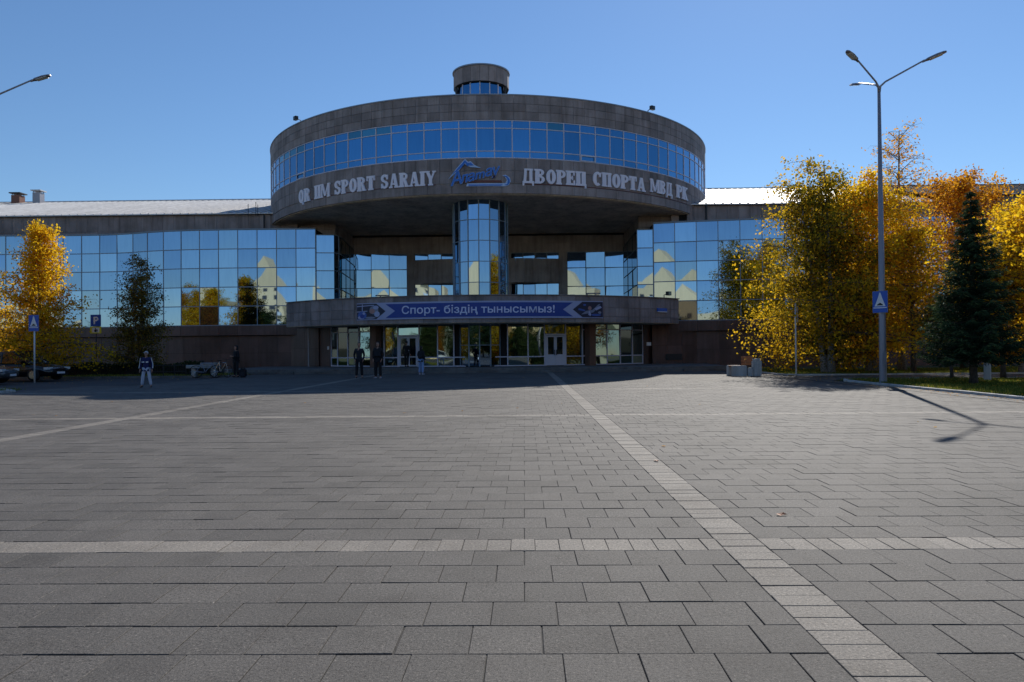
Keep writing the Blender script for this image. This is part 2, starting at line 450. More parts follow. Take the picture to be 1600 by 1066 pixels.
def kerb(p, label):
    bed = MB()
    for (x0, y0), (x1, y1) in zip(p, p[1:]):
        a = math.atan2(y1-y0, x1-x0); mt = Matrix.Translation((x0, y0, 0)) @ Matrix.Rotation(a, 4, 'Z'); bed.box(0, math.hypot(x1-x0, y1-y0), -.06, .06, -.14, -.03, mt)
    o = bed.build('kerb', 'concrete'); tag(o, label, 'kerb', kind='structure')
    for k in kerb_line(p): k.parent = o
    return o
kerb([(13.3, 16.2), (12.87, 18.4), (12.87, 29.9), (13.2, 30.7), (14, 30.95), (24, 30.95)], 'white kerb round the near lawn under the lamp')
kerb([(12.87, 44.5), (12.87, 36.8), (13.3, 36.3), (40, 36.3)], 'kerb of the far right lawn')
kerb([(-18.7, 17), (-18.7, 26.8), (-20.2, 28.2), (-26, 28.6)], 'kerb at the left corner of the plaza')
for c_ in [c_ for c_ in kerb([(-16.75, 44.5), (-16.75, 41.4), (-42, 41.4)], 'kerb before the left lawn').children]:
    c_.material_slots[0].link = 'OBJECT'; c_.material_slots[0].material = M['step_stone']

# grass blades (numpy), thicker where the camera sees the lawns
def grass(name, boxes, n, h=(.05, .13)):
    r = np.random.default_rng(5); V = []; 
    tot = sum((b[1]-b[0])*(b[3]-b[2]) for b in boxes); 
    for x0, x1, y0, y1 in boxes:
        k = int(n*(x1-x0)*(y1-y0)/tot); x = r.uniform(x0, x1, k); y = r.uniform(y0, y1, k)
        patch = np.sin(x*1.3+2*np.sin(y*.9))*np.cos(y*1.7+x*.4); keep = r.uniform(-1, 1, k) < patch+.75; x, y = x[keep], y[keep]; k = len(x)
        hh = r.uniform(h[0], h[1], k)*(1+.35*patch[keep]); a = r.uniform(0, 2*PI, k); w = r.uniform(.012, .022, k); l = r.uniform(-.6, .6, (k, 2))*hh[:, None]
        tri = np.empty((k, 3, 3)); dx, dy = np.cos(a)*w, np.sin(a)*w
        tri[:, 0] = np.stack([x-dx, y-dy, np.full(k, .025)], 1); tri[:, 1] = np.stack([x+dx, y+dy, np.full(k, .025)], 1)
        tri[:, 2] = np.stack([x+l[:, 0], y+l[:, 1], .03+hh], 1); V.append(tri)
    V = np.concatenate(V); k = len(V)
    me = bpy.data.meshes.new(name); me.vertices.add(k*3); me.vertices.foreach_set('co', V.reshape(-1)); me.loops.add(k*3)
    me.loops.foreach_set('vertex_index', np.arange(k*3)); me.polygons.add(k); me.polygons.foreach_set('loop_start', np.arange(k)*3)
    me.update(); me.validate(); me.materials.append(M['grass']); o = bpy.data.objects.new(name, me); COL.objects.link(o); o['kind'] = 'stuff'; o['label'] = name
    return o
grass('grass', [(13.0, 28, 18, 30.8)], 90000, (.04, .11))['label'] = 'short green and yellowing grass on the right lawns'
grass('grass', [(13.0, 40, 36.4, 45)], 70000, (.05, .13))['label'] = 'grass on the far right lawn'
grass('grass', [(-46, -16.9, 41.6, 54), (-30, -18.9, 18, 28)], 80000, (.05, .14))['label'] = 'grass in the shade of the building at left'

# ------------------------------------------------------------------ the sports palace
CX, CY, RD = -2.9, 65.0, 18.37
palace = empty('sports_palace', (CX, 65, 0)); tag(palace, 'sports palace with a round overhanging drum, mirrored glass wings and entrance canopy', 'building')
def arc_pos(r, phi, cx=CX, cy=CY): a = R(phi); return cx+r*sin(a), cy-r*cos(a), a
PM = {}
def boxmesh(w, d, h, material, name):
    k = (round(w, 3), d, round(h, 3), material)
    if k not in PM: PM[k] = MB().box(-w/2, w/2, 0, d, -h/2, h/2).mesh(name, material)
    return PM[k]
JIT = lambda s: random.gauss(0, s)
# --- drum
drum = MB().ring(CX, CY, RD-2.5, RD-.06, 11.30, 17.42, n=160).build('drum_wall', 'recess_stone', palace)
MB().ring(CX, CY, 0.01, RD-.3, 11.22, 11.42, n=96).build('drum_soffit', 'soffit', palace)
MB().ring(CX, CY, 0.01, RD-2.4, 17.0, 17.2, n=96).build('drum_roof', 'roof_dark', palace)
MB().ring(CX, CY, RD-.34, RD+.05, 17.535, 17.60, n=160).build('coping', 'coping', palace)
n_col = 146; stp = 360/n_col; cw = 2*RD*sin(R(stp/2))
def ringpanels(name, mname, parent, r, rowz, stp, a0, a1, depth, jit=.0015, gap=.02, phase=0):
    w = 2*r*sin(R(stp/2))-gap
    n0 = int(a0/stp); n1 = int(a1/stp)
    for i in range(n0, n1):
        phi = (i+.5+phase)*stp
        for z0, z1 in rowz:
            x, y, a = arc_pos(r+random.uniform(-.004, .004), phi)
            inst(name, boxmesh(w, depth, z1-z0-gap, mname, name), parent, (x, y, (z0+z1)/2), (JIT(jit), 0, a+JIT(jit)))
ringpanels('cladding_panel', 'cladding', drum, RD, [(15.96, 16.5), (16.5, 17.0), (17.0, 17.53)], stp, -92, 92, .05)
ringpanels('fascia_panel', 'cladding', drum, RD-.01, [(12.72, 13.5), (11.92, 12.72)], stp, -92, 92, .05)
ringpanels('fascia_edge', 'cladding', drum, RD+.03, [(11.28, 11.86)], stp*2, -92, 92, .12)
MB().ring(CX, CY, RD-.35, RD-.09, 11.24, 11.31, n=160).build('drip_edge', 'soffit', drum)
MB().ring(CX, CY, RD-.3, RD-.05, 15.9, 15.97, n=160).build('band_head', 'void', drum)
# closed back half of the drum
back = MB().ring(CX, CY, RD-.05, RD, 11.28, 17.53, 93, 267, 60).build('drum_back', 'cladding', drum)
nb = 102; sb = 360/nb
band = MB(); zr = [(13.54, 13.96), (13.96, 15.42), (15.42, 15.93)]
for i in range(-26, 27):
    x, y, a = arc_pos(RD-.03, i*sb); mt = Matrix.Translation((x, y, 0)) @ Matrix.Rotation(a, 4, 'Z'); band.box(-.032, .032, -.03, .08, 13.5, 15.95, mt)
for z in (13.54, 13.97, 15.42, 15.92): band.ring(CX, CY, RD-.1, RD-.005, z-.028, z+.028, -92, 92, 52)
band = band.build('window_band_frame', 'frame_light', palace)
green = {(-21, 2), (-20, 2), (-19, 2), (-16, 2), (-15, 2), (-14, 2), (-13, 2), (-6, 2), (-7, 2), (-8, 2), (4, 2)}
for i in range(-26, 26):
    for k, (z0, z1) in enumerate(zr):
        x, y, a = arc_pos(RD-.045, (i+.5)*sb); w = 2*RD*sin(R(sb/2))-.07
        inst('band_pane', boxmesh(w, .02, z1-z0-.056, 'drum_glass_green' if (i, k) in green else 'drum_glass', 'band_pane'), band, (x, y, (z0+z1)/2), (JIT(.003), 0, a+JIT(.003)))
for i in (-13, 6):                                                   # two opening vents with thick white frames
    x, y, a = arc_pos(RD, (i+.5)*sb); w = 1.06; mt = Matrix.Translation((x, y, 0)) @ Matrix.Rotation(a, 4, 'Z')
    v = MB()
    for b_ in ((-w/2, w/2, -.03, .02, 13.55, 13.61), (-w/2, w/2, -.03, .02, 13.89, 13.95), (-w/2, -w/2+.06, -.032, .018, 13.55, 13.95), (w/2-.06, w/2, -.032, .018, 13.55, 13.95)): v.box(*b_, mt)
    v.build('vent_frame', 'frame_white', band)

# --- turret above the glass column
TX, TY = -2.76, 50.05
tur = MB().ring(TX, TY, 0.02, 1.6, 17.0, 19.9, n=32).build('turret', 'void', palace)
MB().ring(TX, TY, .02, 1.95, 20.06, 20.14, n=48).build('turret_cap', 'coping', tur)
for i in range(20):
    x, y, a = arc_pos(1.86, (i+.5)*18, TX, TY); inst('turret_panel', boxmesh(.572, .04, 1.02, 'cladding', 'turret_panel'), tur, (x, y, 19.54), (0, 0, a))
MB().ring(TX, TY, 1.5, 1.8, 19.0, 19.06, n=40).build('turret_ring', 'void', tur)
tf = MB()
for i in range(16):
    x, y, a = arc_pos(1.66, i*22.5, TX, TY); tf.box(-.035, .035, -.03, .06, 17.3, 19.0, Matrix.Translation((x, y, 0)) @ Matrix.Rotation(a, 4, 'Z'))
    x, y, a = arc_pos(1.64, (i+.5)*22.5, TX, TY); inst('turret_pane', boxmesh(.57, .02, 1.7, 'drum_glass', 'turret_pane'), tur, (x, y, 18.15), (JIT(.004), 0, a+JIT(.004)))
tf.build('turret_frame', 'frame_light', tur)
for phi in (-68, 68, 112, -112):
    x, y, a = arc_pos(1.80, phi, TX, TY); pts = []; 
    for k in range(6):
        t = k/5; rr = 1.80-.10*sin(t*PI); xx, yy, _ = arc_pos(rr, phi, TX, TY); pts.append((xx, yy, 17.3+1.72*t))
    MB().tube(pts, [.11]*6, 6).build('turret_bracket', 'dark_metal', tur)

# --- glass column
col = MB().ring(-2.9, 50.0, .02, 1.78, 0, 11.3, n=40)
cf = MB(); zc = [.33+1.37*k for k in range(9)]
col = col.build('glass_column', 'void', palace)
for i in range(-5, 6):
    x, y, a = arc_pos(1.84, i*22.5, -2.9, 50); cf.box(-.035, .035, -.045, .05, .3, 11.28, Matrix.Translation((x, y, 0)) @ Matrix.Rotation(a, 4, 'Z'))
for z in zc[1:]: cf.ring(-2.9, 50, 1.76, 1.845, z-.022, z+.022, -112, 112, 32)
cf.build('column_frame', 'frame_grey', col)
for i in range(-5, 5):
    x, y, a = arc_pos(1.80, (i+.5)*22.5, -2.9, 50)
    for k in range(8): inst('column_pane', boxmesh(.66, .02, 1.32, 'mirror_glass' if abs(i+.5) < 3 else 'teal_glass', 'column_pane'), col, (x, y, zc[k]+.685), (JIT(.003), 0, a+JIT(.004)))

# --- recess behind the column: stone wall, piers, balconies, windows
XL, XR, YR = -14.55, 8.55, 63.0
rec = MB().box(XL, XR, YR+.12, YR+20, 0, 11.3).build('recess_wall', 'recess_stone', palace)
x = XL
while x < XR-.2:
    w = min(1.155, XR-x)
    for z0, z1 in ((9.66, 10.46), (10.46, 11.26)): inst('recess_panel', boxmesh(w-.014, .06, z1-z0-.014, 'recess_stone', 'recess_panel'), rec, (x+w/2, YR+.04, (z0+z1)/2))
    x += 1.155
for x0, x1 in ((-9.94, -9.28), (3.01, 3.67)): MB().box(x0, x1, YR-.28, YR+.1, 4.4, 9.66).build('pier', 'recess_stone', rec)
MB().box(-4.75, -1.05, YR-.1, YR+.1, 4.4, 9.66).build('pier', 'recess_stone', rec)
MB().box(XL, XR, YR-.2, YR+.1, 11.08, 11.21).build('shadow_gap', 'void', rec)
zrow = [4.5, 5.3, 6.72, 8.30, 9.64]
def window(x0, x1, ncol, zz, turn=0):
    f = MB(); w = (x1-x0)/ncol
    for i in range(ncol+1): f.box(x0+i*w-.03, x0+i*w+.03, YR-.03, YR+.06, zz[0], zz[-1])
    for z in zz: f.box(x0, x1, YR-.025, YR+.06, z-.03, z+.03)
    f = f.build('recess_window', 'frame_grey', rec)
    for i in range(ncol):
        for z0, z1 in zip(zz, zz[1:]): inst('window_pane', boxmesh(w-.06, .02, z1-z0-.06, 'mirror_glass', 'window_pane'), f, (x0+(i+.5)*w, YR+.01, (z0+z1)/2), (JIT(.006), 0, turn+JIT(.006)))
    return f
for x0, x1 in ((XL, -9.94), (3.67, XR)):
    f = window(x0, x1, 3, zrow, R(8 if x0 < 0 else -8)); w = (x1-x0)/3; a = x0+w+.05
    v = MB()
    for b_ in ((a, a+w-.1, YR-.05, YR, 6.05, 6.15), (a, a+.09, YR-.048, YR-.002, 5.3, 6.05), (a+w-.19, a+w-.1, YR-.048, YR-.002, 5.3, 6.05), (a+w/2-.09, a+w/2, YR-.048, YR-.002, 5.3, 6.05)): v.box(*b_)
    v.build('vent_frame', 'frame_white', f)
for x0, x1 in ((-9.28, -4.75), (-1.05, 3.01)): window(x0, x1, 4, [4.5, 7.05, 9.62])
for x0, x1, s in ((-9.28, -4.4, 1), (-1.4, 3.01, -1)):               # bowed stone balcony fronts
    n = 6; bm_ = None
    for k in range(n):
        t0, t1 = k/n, (k+1)/n; f = lambda t: (62.55-.75*sin(PI*(t if s > 0 else 1-t)*.5))
        xa, xb = x0+(x1-x0)*t0, x0+(x1-x0)*t1
        P8 = [(xa+.006, f(t0), 7.02), (xb-.006, f(t1), 7.02), (xb-.006, f(t1)+.25, 7.02), (xa+.006, f(t0)+.25, 7.02)]
        P8 += [(p[0], p[1], 9.04) for p in P8]
        m_ = MB().quadbox(P8).build('balcony_panel', 'recess_stone', rec)
    MB().box(x0, x1, 62.6, 63, 7.0, 7.1).build('balcony_floor', 'soffit', rec)

# --- glass wings
GZ0, GZ1 = 3.37, 10.45
def resample(path, step):
    pts = [Vector(p) for p in path]; out = [pts[0]]; 
    d = [0]
    for a, b in zip(pts, pts[1:]): d.append(d[-1]+(b-a).length)
    n = round(d[-1]/step)
    for i in range(1, n+1):
        s = d[-1]*i/n; k = max(j for j in range(len(d)-1) if d[j] <= s+1e-9 and j < len(pts)-1)
        t = min(1, (s-d[k])/(d[k+1]-d[k])); out.append(pts[k].lerp(pts[k+1], t))
    return out
def smooth(path, it=3):
    p = [Vector(q) for q in path]
    for _ in range(it):
        q = [p[0]]
        for a, b in zip(p, p[1:]): q += [a.lerp(b, .25), a.lerp(b, .75)]
        q.append(p[-1]); p = q
    return p
def wing(path, zrows, frame_name, depth_y, x_in, dark=()):
    pts = path
    poly = [(p.x, p.y+.16) for p in pts]
    return pts
def curtain(pts, z0, z1, nrow, parent, mname='mirror_glass', special=None, tilt=.007, fm='frame_grey'):
    zz = [z0+(z1-z0)*k/nrow for k in range(nrow+1)]
    f = MB()
    for p in pts: f.bar((p.x, p.y, z0), (p.x, p.y, z1), .036, 4)
    for a, b in zip(pts, pts[1:]):
        ang = math.atan2(b.y-a.y, b.x-a.x); L = (b-a).length; mt = Matrix.Translation((a.x, a.y, 0)) @ Matrix.Rotation(ang, 4, 'Z')
        for z in zz: f.box(0, L, -.03, .05, z-.03, z+.03, mt)
    f = f.build('curtain_wall_frame', fm, parent)
    for i, (a, b) in enumerate(zip(pts, pts[1:])):
        ang = math.atan2(b.y-a.y, b.x-a.x); L = (b-a).length; c = (a+b)/2
        for k in range(nrow):
            mn = special.get((i, k), mname) if special else mname
            inst('pane', boxmesh(L-.05, .02, zz[k+1]-zz[k]-.055, mn, 'pane'), f, (c.x, c.y, (zz[k]+zz[k+1])/2), (JIT(tilt), 0, ang+JIT(tilt)))
    return f
def base_wall(pts, parent, zs=((.0, 1.3), (1.3, 2.58))):
    core = MB().prism([(p.x, p.y+.3) for p in pts]+[(pts[-1].x, pts[-1].y+3), (pts[0].x, pts[0].y+3)], -.15, 2.6).build('base_wall', 'void', parent)
    for a, b in zip(pts, pts[1:]):
        ang = math.atan2(b.y-a.y, b.x-a.x); L = (b-a).length; c = (a+b)/2; nx, ny = -sin(ang), cos(ang)
        for z0, z1 in zs:
            inst('granite_panel', boxmesh(L-.012, .08, z1-z0-.012, 'granite_light' if random.random() < .07 else 'granite', 'granite_panel'), core, (c.x+nx*.2, c.y+ny*.2, (z0+z1)/2), (JIT(.002), 0, ang+JIT(.002)))
        inst('ledge_stone', boxmesh(L-.012, .4, .72, 'granite', 'ledge_stone'), core, (c.x-nx*.1, c.y-ny*.1, 2.98), (0, 0, ang))
    return core
V2 = lambda x, y: Vector((x, y))
# left wing (x growing)
pl = smooth([V2(-47, 55.6), V2(-41, 56.1), V2(-34.5, 56.4), V2(-30.5, 56.1), V2(-27.5, 54.9), V2(-24, 54.5), V2(-19.5, 54.45), V2(-15.4, 54.5)], 3)
pl = resample(pl, 1.44)
lw = MB().prism([(p.x, p.y+.14) for p in pl]+[(-15.4, 64), (-60, 64), (-60, 56)], 2.62, 10.42).build('left_wing', 'void', palace)
curtain(pl, GZ0, GZ1, 5, lw, special={(len(pl)-7, 0): 'window_dark'})
GZ2 = 10.02
MB().prism([(-15.39, 54.75), (-14.1, 54.92), (-13.95, 55.4), (-13.98, 56.1), (-14.7, 63.05), (-15.39, 63.05)], 2.62, 9.98).build('corner_core', 'void', lw)
curtain([V2(-15.36, 54.55), V2(-14.05, 54.72)], GZ0, GZ2, 5, lw, tilt=.003)
curtain([V2(-14.05, 54.72), V2(-13.84, 55.2), V2(-13.84, 56.0)], GZ0, GZ2, 5, lw)
curtain([V2(-13.84, 56.0), V2(-14.06, 58.3), V2(-14.28, 60.6), V2(-14.5, 62.92)], GZ0, GZ2, 5, lw, 'return_glass', fm='frame_dark')
base_wall(pl, lw)
cp = MB()
for a, b in zip(pl, pl[1:]): cp.quadbox([(a.x, a.y-.06, 10.46), (b.x, b.y-.06, 10.46), (b.x, b.y+.3, 10.46), (a.x, a.y+.3, 10.46), (a.x, a.y-.06, 10.53), (b.x, b.y-.06, 10.53), (b.x, b.y+.3, 10.53), (a.x, a.y+.3, 10.53)])
cp.build('wall_coping', 'frame_grey', lw)
# right wing
pr_ = smooth([V2(9.45, 53.8), V2(12, 53.2), V2(16.5, 52.5), V2(21, 52.0), V2(30, 52.1), V2(38, 52.6), V2(44, 53)], 3)
pr_ = resample(pr_, 1.52)
rw = MB().prism([(9.47, 64)]+[(p.x, p.y+.14) for p in pr_]+[(60, 53.2), (60, 64)], 2.62, 10.42).build('right_wing', 'void', palace)
curtain(pr_, GZ0, GZ1, 5, rw, special={(1, 0): 'window_dark'})
MB().prism([(8.42, 54.05), (9.46, 53.98), (9.46, 63.05), (8.66, 63.05)], 2.62, 9.98).build('corner_core', 'void', rw)
curtain([V2(8.28, 53.9), V2(9.42, 53.83)], GZ0, GZ2, 5, rw, tilt=.003)
curtain([V2(8.5, 62.92), V2(8.43, 59.9), V2(8.36, 56.9), V2(8.29, 53.95)], GZ0, GZ2, 5, rw, 'return_glass', fm='frame_dark')
base_wall(pr_, rw)
cp = MB()
for a, b in zip(pr_, pr_[1:]): cp.quadbox([(a.x, a.y-.06, 10.46), (b.x, b.y-.06, 10.46), (b.x, b.y+.3, 10.46), (a.x, a.y+.3, 10.46), (a.x, a.y-.06, 10.53), (b.x, b.y-.06, 10.53), (b.x, b.y+.3, 10.53), (a.x, a.y+.3, 10.53)])
cp.build('wall_coping', 'frame_grey', rw)
# upper stone fascias and metal roofs
def fascia(x0, x1, y, z0, z1, parent, slope_y, zr_, mt_roof='roof_metal', pw=.84):
    core = MB().box(x0, x1, y+.08, slope_y+12, 9.5, z1-.04).build('upper_wall', 'recess_stone', parent)
    n = round((x1-x0)/pw); w = (x1-x0)/n
    for i in range(n):
        inst('wall_panel', boxmesh(w-.014, .06, z1-z0-.44, 'cladding', 'wall_panel'), core, (x0+(i+.5)*w, y, (z0+.42+z1)/2), (JIT(.0015), 0, JIT(.0015)))
    n2 = n//2; w2 = (x1-x0)/n2
    for i in range(n2): inst('plinth_panel', boxmesh(w2-.014, .1, .4, 'cladding', 'plinth_panel'), core, (x0+(i+.5)*w2, y-.06, z0+.2))
    rf = MB(); L = slope_y-y+.3
    P8 = [(x0, y-.3, z1), (x1, y-.3, z1), (x1, slope_y, zr_-.08), (x0, slope_y, zr_-.08)]; P8 += [(p[0], p[1], p[2]+.08) for p in P8]
    rf.quadbox(P8)
    rf = rf.build('roof', mt_roof, parent)
    rb = MB(); k = int((x1-x0)/.62)
    for i in range(k+1):
        xx = x0+.02+i*.62
        P8 = [(xx, y-.32, z1+.08), (xx+.07, y-.32, z1+.08), (xx+.07, slope_y, zr_), (xx, slope_y, zr_)]; P8 += [(p[0], p[1], p[2]+.055) for p in P8]; rb.quadbox(P8)
    o = rb.build('roof_seam', mt_roof, rf); o['kind'] = 'stuff'
    MB().bar((x0, slope_y, zr_+.04), (x1, slope_y, zr_+.04), .09, 6).build('ridge_cap', mt_roof, rf)
    MB().box(x0, x1, slope_y+.02, slope_y+12, 9, zr_-.1).build('hall_wall', 'recess_stone', rf)
    return core
fascia(-62, -14.6, 57.2, 10.42, 12.08, lw, 75, 16.9)
fascia(8.6, 31, 55.2, 10.42, 11.98, rw, 73, 17.0)
fascia(31.02, 62, 55.4, 10.42, 12.5, rw, 73.5, 17.15, 'roof_dark')
for x0, x1, y, z1 in ((-18.1, -17.4, 56.6, 12.0), (10.95, 11.5, 54.7, 11.9), (12.1, 12.5, 54.7, 11.9)): MB().box(x0, x1, y, y+.5, 10.5, z1).build('pier', 'cladding', palace)
MB().box(11.5, 12.1, 54.9, 55.1, 10.6, 11.85).build('vent_opening', 'void', palace)
for x_, h_ in ((-21.3, .75), (-20.7, .9), (-20.55, .7)): MB().bar((x_, 56.9, 11.9), (x_, 56.9, 12.1+h_), .025, 5).build('roof_rod', 'dark_metal', lw)
for x_ in (-20.1, 13.6): MB().bar((x_, 57.0 if x_ < 0 else 55.0, 10.5), (x_, 57.0 if x_ < 0 else 55.0, 12.0), .07, 8).build('downpipe', 'dark_metal', palace)
# --- entrance canopy
can = MB(); A = 43.6
poly = [(arc_pos(19.5, -A+2*A*i/40)[0], arc_pos(19.5, -A+2*A*i/40)[1]) for i in range(41)]+[(10.6, 54.5), (8.5, 54.5), (8.56, 63.05), (-14.55, 63.05), (-14.0, 56), (-16.2, 55)]
can = MB().prism(poly, 3.13, 4.5).build('canopy', 'recess_stone', palace)
MB().ring(CX, CY, 19.2, 19.5, 4.5, 4.72, -A, A, 60).build('parapet', 'recess_stone', can)
MB().ring(CX, CY, 19.1, 19.66, 4.735, 4.79, -A, A, 60).build('canopy_coping', 'cladding', can)
ringpanels('canopy_panel', 'cladding', can, 19.58, [(3.08, 3.44), (3.44, 4.0), (4.0, 4.73)], 2*A/31, -A+2*A/62, A+2*A/62, .06, phase=-.5)
MB().ring(CX, CY, 17, 19.54, 3.06, 3.12, -A, A, 60).build('canopy_soffit', 'soffit', can)
# --- ground floor glazing behind the canopy
RG = 16.5
gl = MB().ring(CX, CY, RG-1.2, RG-.12, 0, 3.1, -43, 44, 60).build('entrance_wall', 'void', palace)
mull = [-41.1, -38.5, -34.7, -31.0, -26.6, -23.4, -19.68, -14.3, -9.8, -6.0, 6.3, 11.0, 14.92, 20.1, 24.4, 27.3, 31.33, 35.42, 39.57, 43.46]
f = MB()
for p in mull: x, y, a = arc_pos(RG, p); f.box(-.035, .035, -.045, .05, .3, 3.06, Matrix.Translation((x, y, 0)) @ Matrix.Rotation(a, 4, 'Z'))
for a0, a1 in ((-41.1, -19.68), (-14.3, 14.92), (20.1, 43.46)):
    f.ring(CX, CY, RG-.05, RG+.035, .88, .95, a0, a1, 30)
    f.ring(CX, CY, RG-.05, RG+.035, .30, .37, a0, a1, 30)
f.ring(CX, CY, RG-.05, RG+.035, 2.66, 2.72, -41.1, -26.6, 30); f.ring(CX, CY, RG-.05, RG+.035, 2.66, 2.72, 24.4, 43.46, 30)
f = f.build('entrance_frame', 'frame_light', gl)
for p0, p1 in zip(mull, mull[1:]):
    door = (p0 in (-19.68, 14.92)); parts = [(.37, .88), (.95, 2.66), (2.72, 3.05)] if (p0 < -26 or p0 > 24) else [(.37, .88), (.95, 3.05)]
    if door: parts = [(2.42, 3.05)]
    if p1-p0 > 9:
        p_list = [(-6.0, 6.3)]; continue
    x0, y0, _ = arc_pos(RG, p0); x1, y1, _ = arc_pos(RG, p1); L = math.hypot(x1-x0, y1-y0); ang = math.atan2(y1-y0, x1-x0)
    dark = p0 < -31 or p0 > 31 or door
    for z0, z1 in parts:
        inst('entrance_pane', boxmesh(L-.07, .02, z1-z0, 'window_dark' if dark and not door and z0 > .4 and p0 not in (31.33,) else 'entrance_glass', 'entrance_pane'), f, ((x0+x1)/2, (y0+y1)/2, (z0+z1)/2), (JIT(.012), 0, ang+JIT(.02)))
def double_door(p0, p1, mname):
    x0, y0, _ = arc_pos(RG, p0); x1, y1, _ = arc_pos(RG, p1); L = math.hypot(x1-x0, y1-y0); ang = math.atan2(y1-y0, x1-x0)
    mt = Matrix.Translation((x0, y0, 0)) @ Matrix.Rotation(ang, 4, 'Z')
    d = MB().box(.035, .12, -.06, .05, .3, 2.42, mt).box(L-.12, L-.035, -.06, .05, .3, 2.42, mt).box(.035, L-.035, -.055, .05, 2.32, 2.42, mt).build('door_frame', 'frame_white', gl)
    for k in (0, 1):
        a = .125+k*(L/2-.12); b = a+L/2-.13; o = MB()
        o.box(a, b, -.05, 0, .32, .42 if k >= 0 and mname else .42, mt).box(a, b, -.05, 0, 2.2, 2.3, mt).box(a, a+.1, -.052, -.002, .42, 2.2, mt).box(b-.1, b, -.052, -.002, .42, 2.2, mt)
        if p0 > 0: o.box(a+.1, b-.1, -.04, 0, .42, 1.05, mt)
        else: o.box(a+.1, b-.1, -.04, 0, .92, 1.0, mt)
        o = o.build('door_leaf', 'frame_white', d)
        g = MB().box(a+.1, b-.1, -.03, -.01, .42 if p0 < 0 else 1.05, 2.2, mt).build('door_glass', 'window_dark', d)
        MB().box(b-.09 if k == 0 else a+.04, b-.05 if k == 0 else a+.08, -.12, -.055, 1.0, 1.35, mt).build('door_handle', 'dark_metal', d)
double_door(-19.68, -14.3, True); double_door(14.92, 20.1, True)
for p in (-24.9, 25.8): x, y, a = arc_pos(RG+.35, p); MB().box(-.24, .24, -.35, .3, .28, 3.07, Matrix.Translation((x, y, 0)) @ Matrix.Rotation(a, 4, 'Z')).build('entrance_pillar', 'granite_light', gl)
for p0, p1 in ((-47.5, -41.3), (43.7, 47)):
    x0, y0, _ = arc_pos(RG+.1, p0); x1, y1, _ = arc_pos(RG+.1, p1); L = math.hypot(x1-x0, y1-y0); ang = math.atan2(y1-y0, x1-x0)
    MB().box(0, L, 0, .5, .1, 3.1, Matrix.Translation((x0, y0, 0)) @ Matrix.Rotation(ang, 4, 'Z')).build('entrance_pier', 'granite', gl)
# stone walls either side of the entrance, under the canopy
for x0, y0, x1, y1 in ((-17.3, 54.65, -14.9, 53.4), (9.2, 53.3, 12.4, 53.35)):
    L = math.hypot(x1-x0, y1-y0); ang = math.atan2(y1-y0, x1-x0); mt = Matrix.Translation((x0, y0, 0)) @ Matrix.Rotation(ang, 4, 'Z')
    o = MB().box(0, L, .07, .6, .1, 3.1, mt).build('side_wall', 'void', gl); n = round(L/1.2)
    for i in range(n):
        for z0, z1 in ((.1, 1.6), (1.6, 3.08)): c = mt @ Vector(((i+.5)*L/n, 0, (z0+z1)/2)); inst('granite_panel', boxmesh(L/n-.012, .07, z1-z0-.012, 'granite', 'granite_panel'), o, c, (0, 0, ang))
MB().bar((-15.6, 53.3, .2), (-15.6, 53.3, 3.1), .06, 8).build('downpipe', 'metal_grey', gl)
for x, y, z in ((-13.9, 52.65, 1.62), (8.75, 52.1, 1.7)): MB().box(x-.16, x+.16, y-.04, y, z-.12, z+.12).build('notice_plate', 'sign_white', gl)
MB().box(10.15, 11.3, 53.18, 53.26, .55, .98).build('air_grille', 'dark_metal', gl)

# --- steps and podium
pod = MB()
def podium(r, z0, z1, name, ext):
    pts = [(-16.8-ext, 44.95-(r-20.4)*1.0)]
    return pts
st = MB()
top = MB().prism([(-19.2, 45.9), (-14, 45.1), (-8, 44.9), (4, 44.85), (9.5, 44.9), (12.4, 45.6), (12.8, 53.5), (8.5, 57), (-14.4, 57), (-19.2, 54.7)], -.1, .285).build('podium', 'step_stone', palace)
for k, (z0, z1, dy) in enumerate(((.0, .145, -.34), (.145, .292, -.0))):
    pts = [(-19.4, 46.0), (-14, 45.08), (-8, 44.85), (4, 44.8), (9.5, 44.85), (12.6, 45.6)]
    for (x0, y0), (x1, y1) in zip(pts, pts[1:]):
        L = math.hypot(x1-x0, y1-y0); ang = math.atan2(y1-y0, x1-x0); n = max(1, round(L/1.2)); nx, ny = -sin(ang), cos(ang)
        for i in range(n):
            t = (i+.5)/n; inst('step_slab', boxmesh(L/n-.008, .38, z1-z0-.004, 'step_stone', 'step_slab'), top, (x0+(x1-x0)*t+nx*dy, y0+(y1-y0)*t+ny*dy, (z0+z1)/2), (0, 0, ang))
# roof vents and flood lights
def vent(x, y, z, w, h, m1, label, cap):
    r_ = empty('roof_vent', (x, y, z)); tag(r_, label, 'vent')
    MB().box(x-w/2, x+w/2, y-w/2, y+w/2, z-.6, z+h).build('vent_shaft', m1, r_)
    MB().box(x-w*.68, x+w*.68, y-w*.68, y+w*.68, z+h+.16, z+h+.26).build('vent_cap', cap, r_)
    for sx in (-1, 1):
        for sy in (-1, 1): MB().bar((x+sx*w*.42, y+sy*w*.42, z+h), (x+sx*w*.42, y+sy*w*.42, z+h+.17), .03, 4).build('cap_post', 'dark_metal', r_)
vent(-51.3, 74.2, 16.7, .85, .75, 'flat_roof', 'squat brick roof vent at the far left of the roof ridge', 'dark_metal')
vent(-49.2, 74.2, 16.7, .75, 1.0, 'metal_grey', 'taller metal roof vent with a pale cap, right of the brick one', 'roof_metal')
vent(43.6, 73, 17.0, .9, .5, 'flat_roof', 'small roof vent on the dark roof at the far right', 'dark_metal')
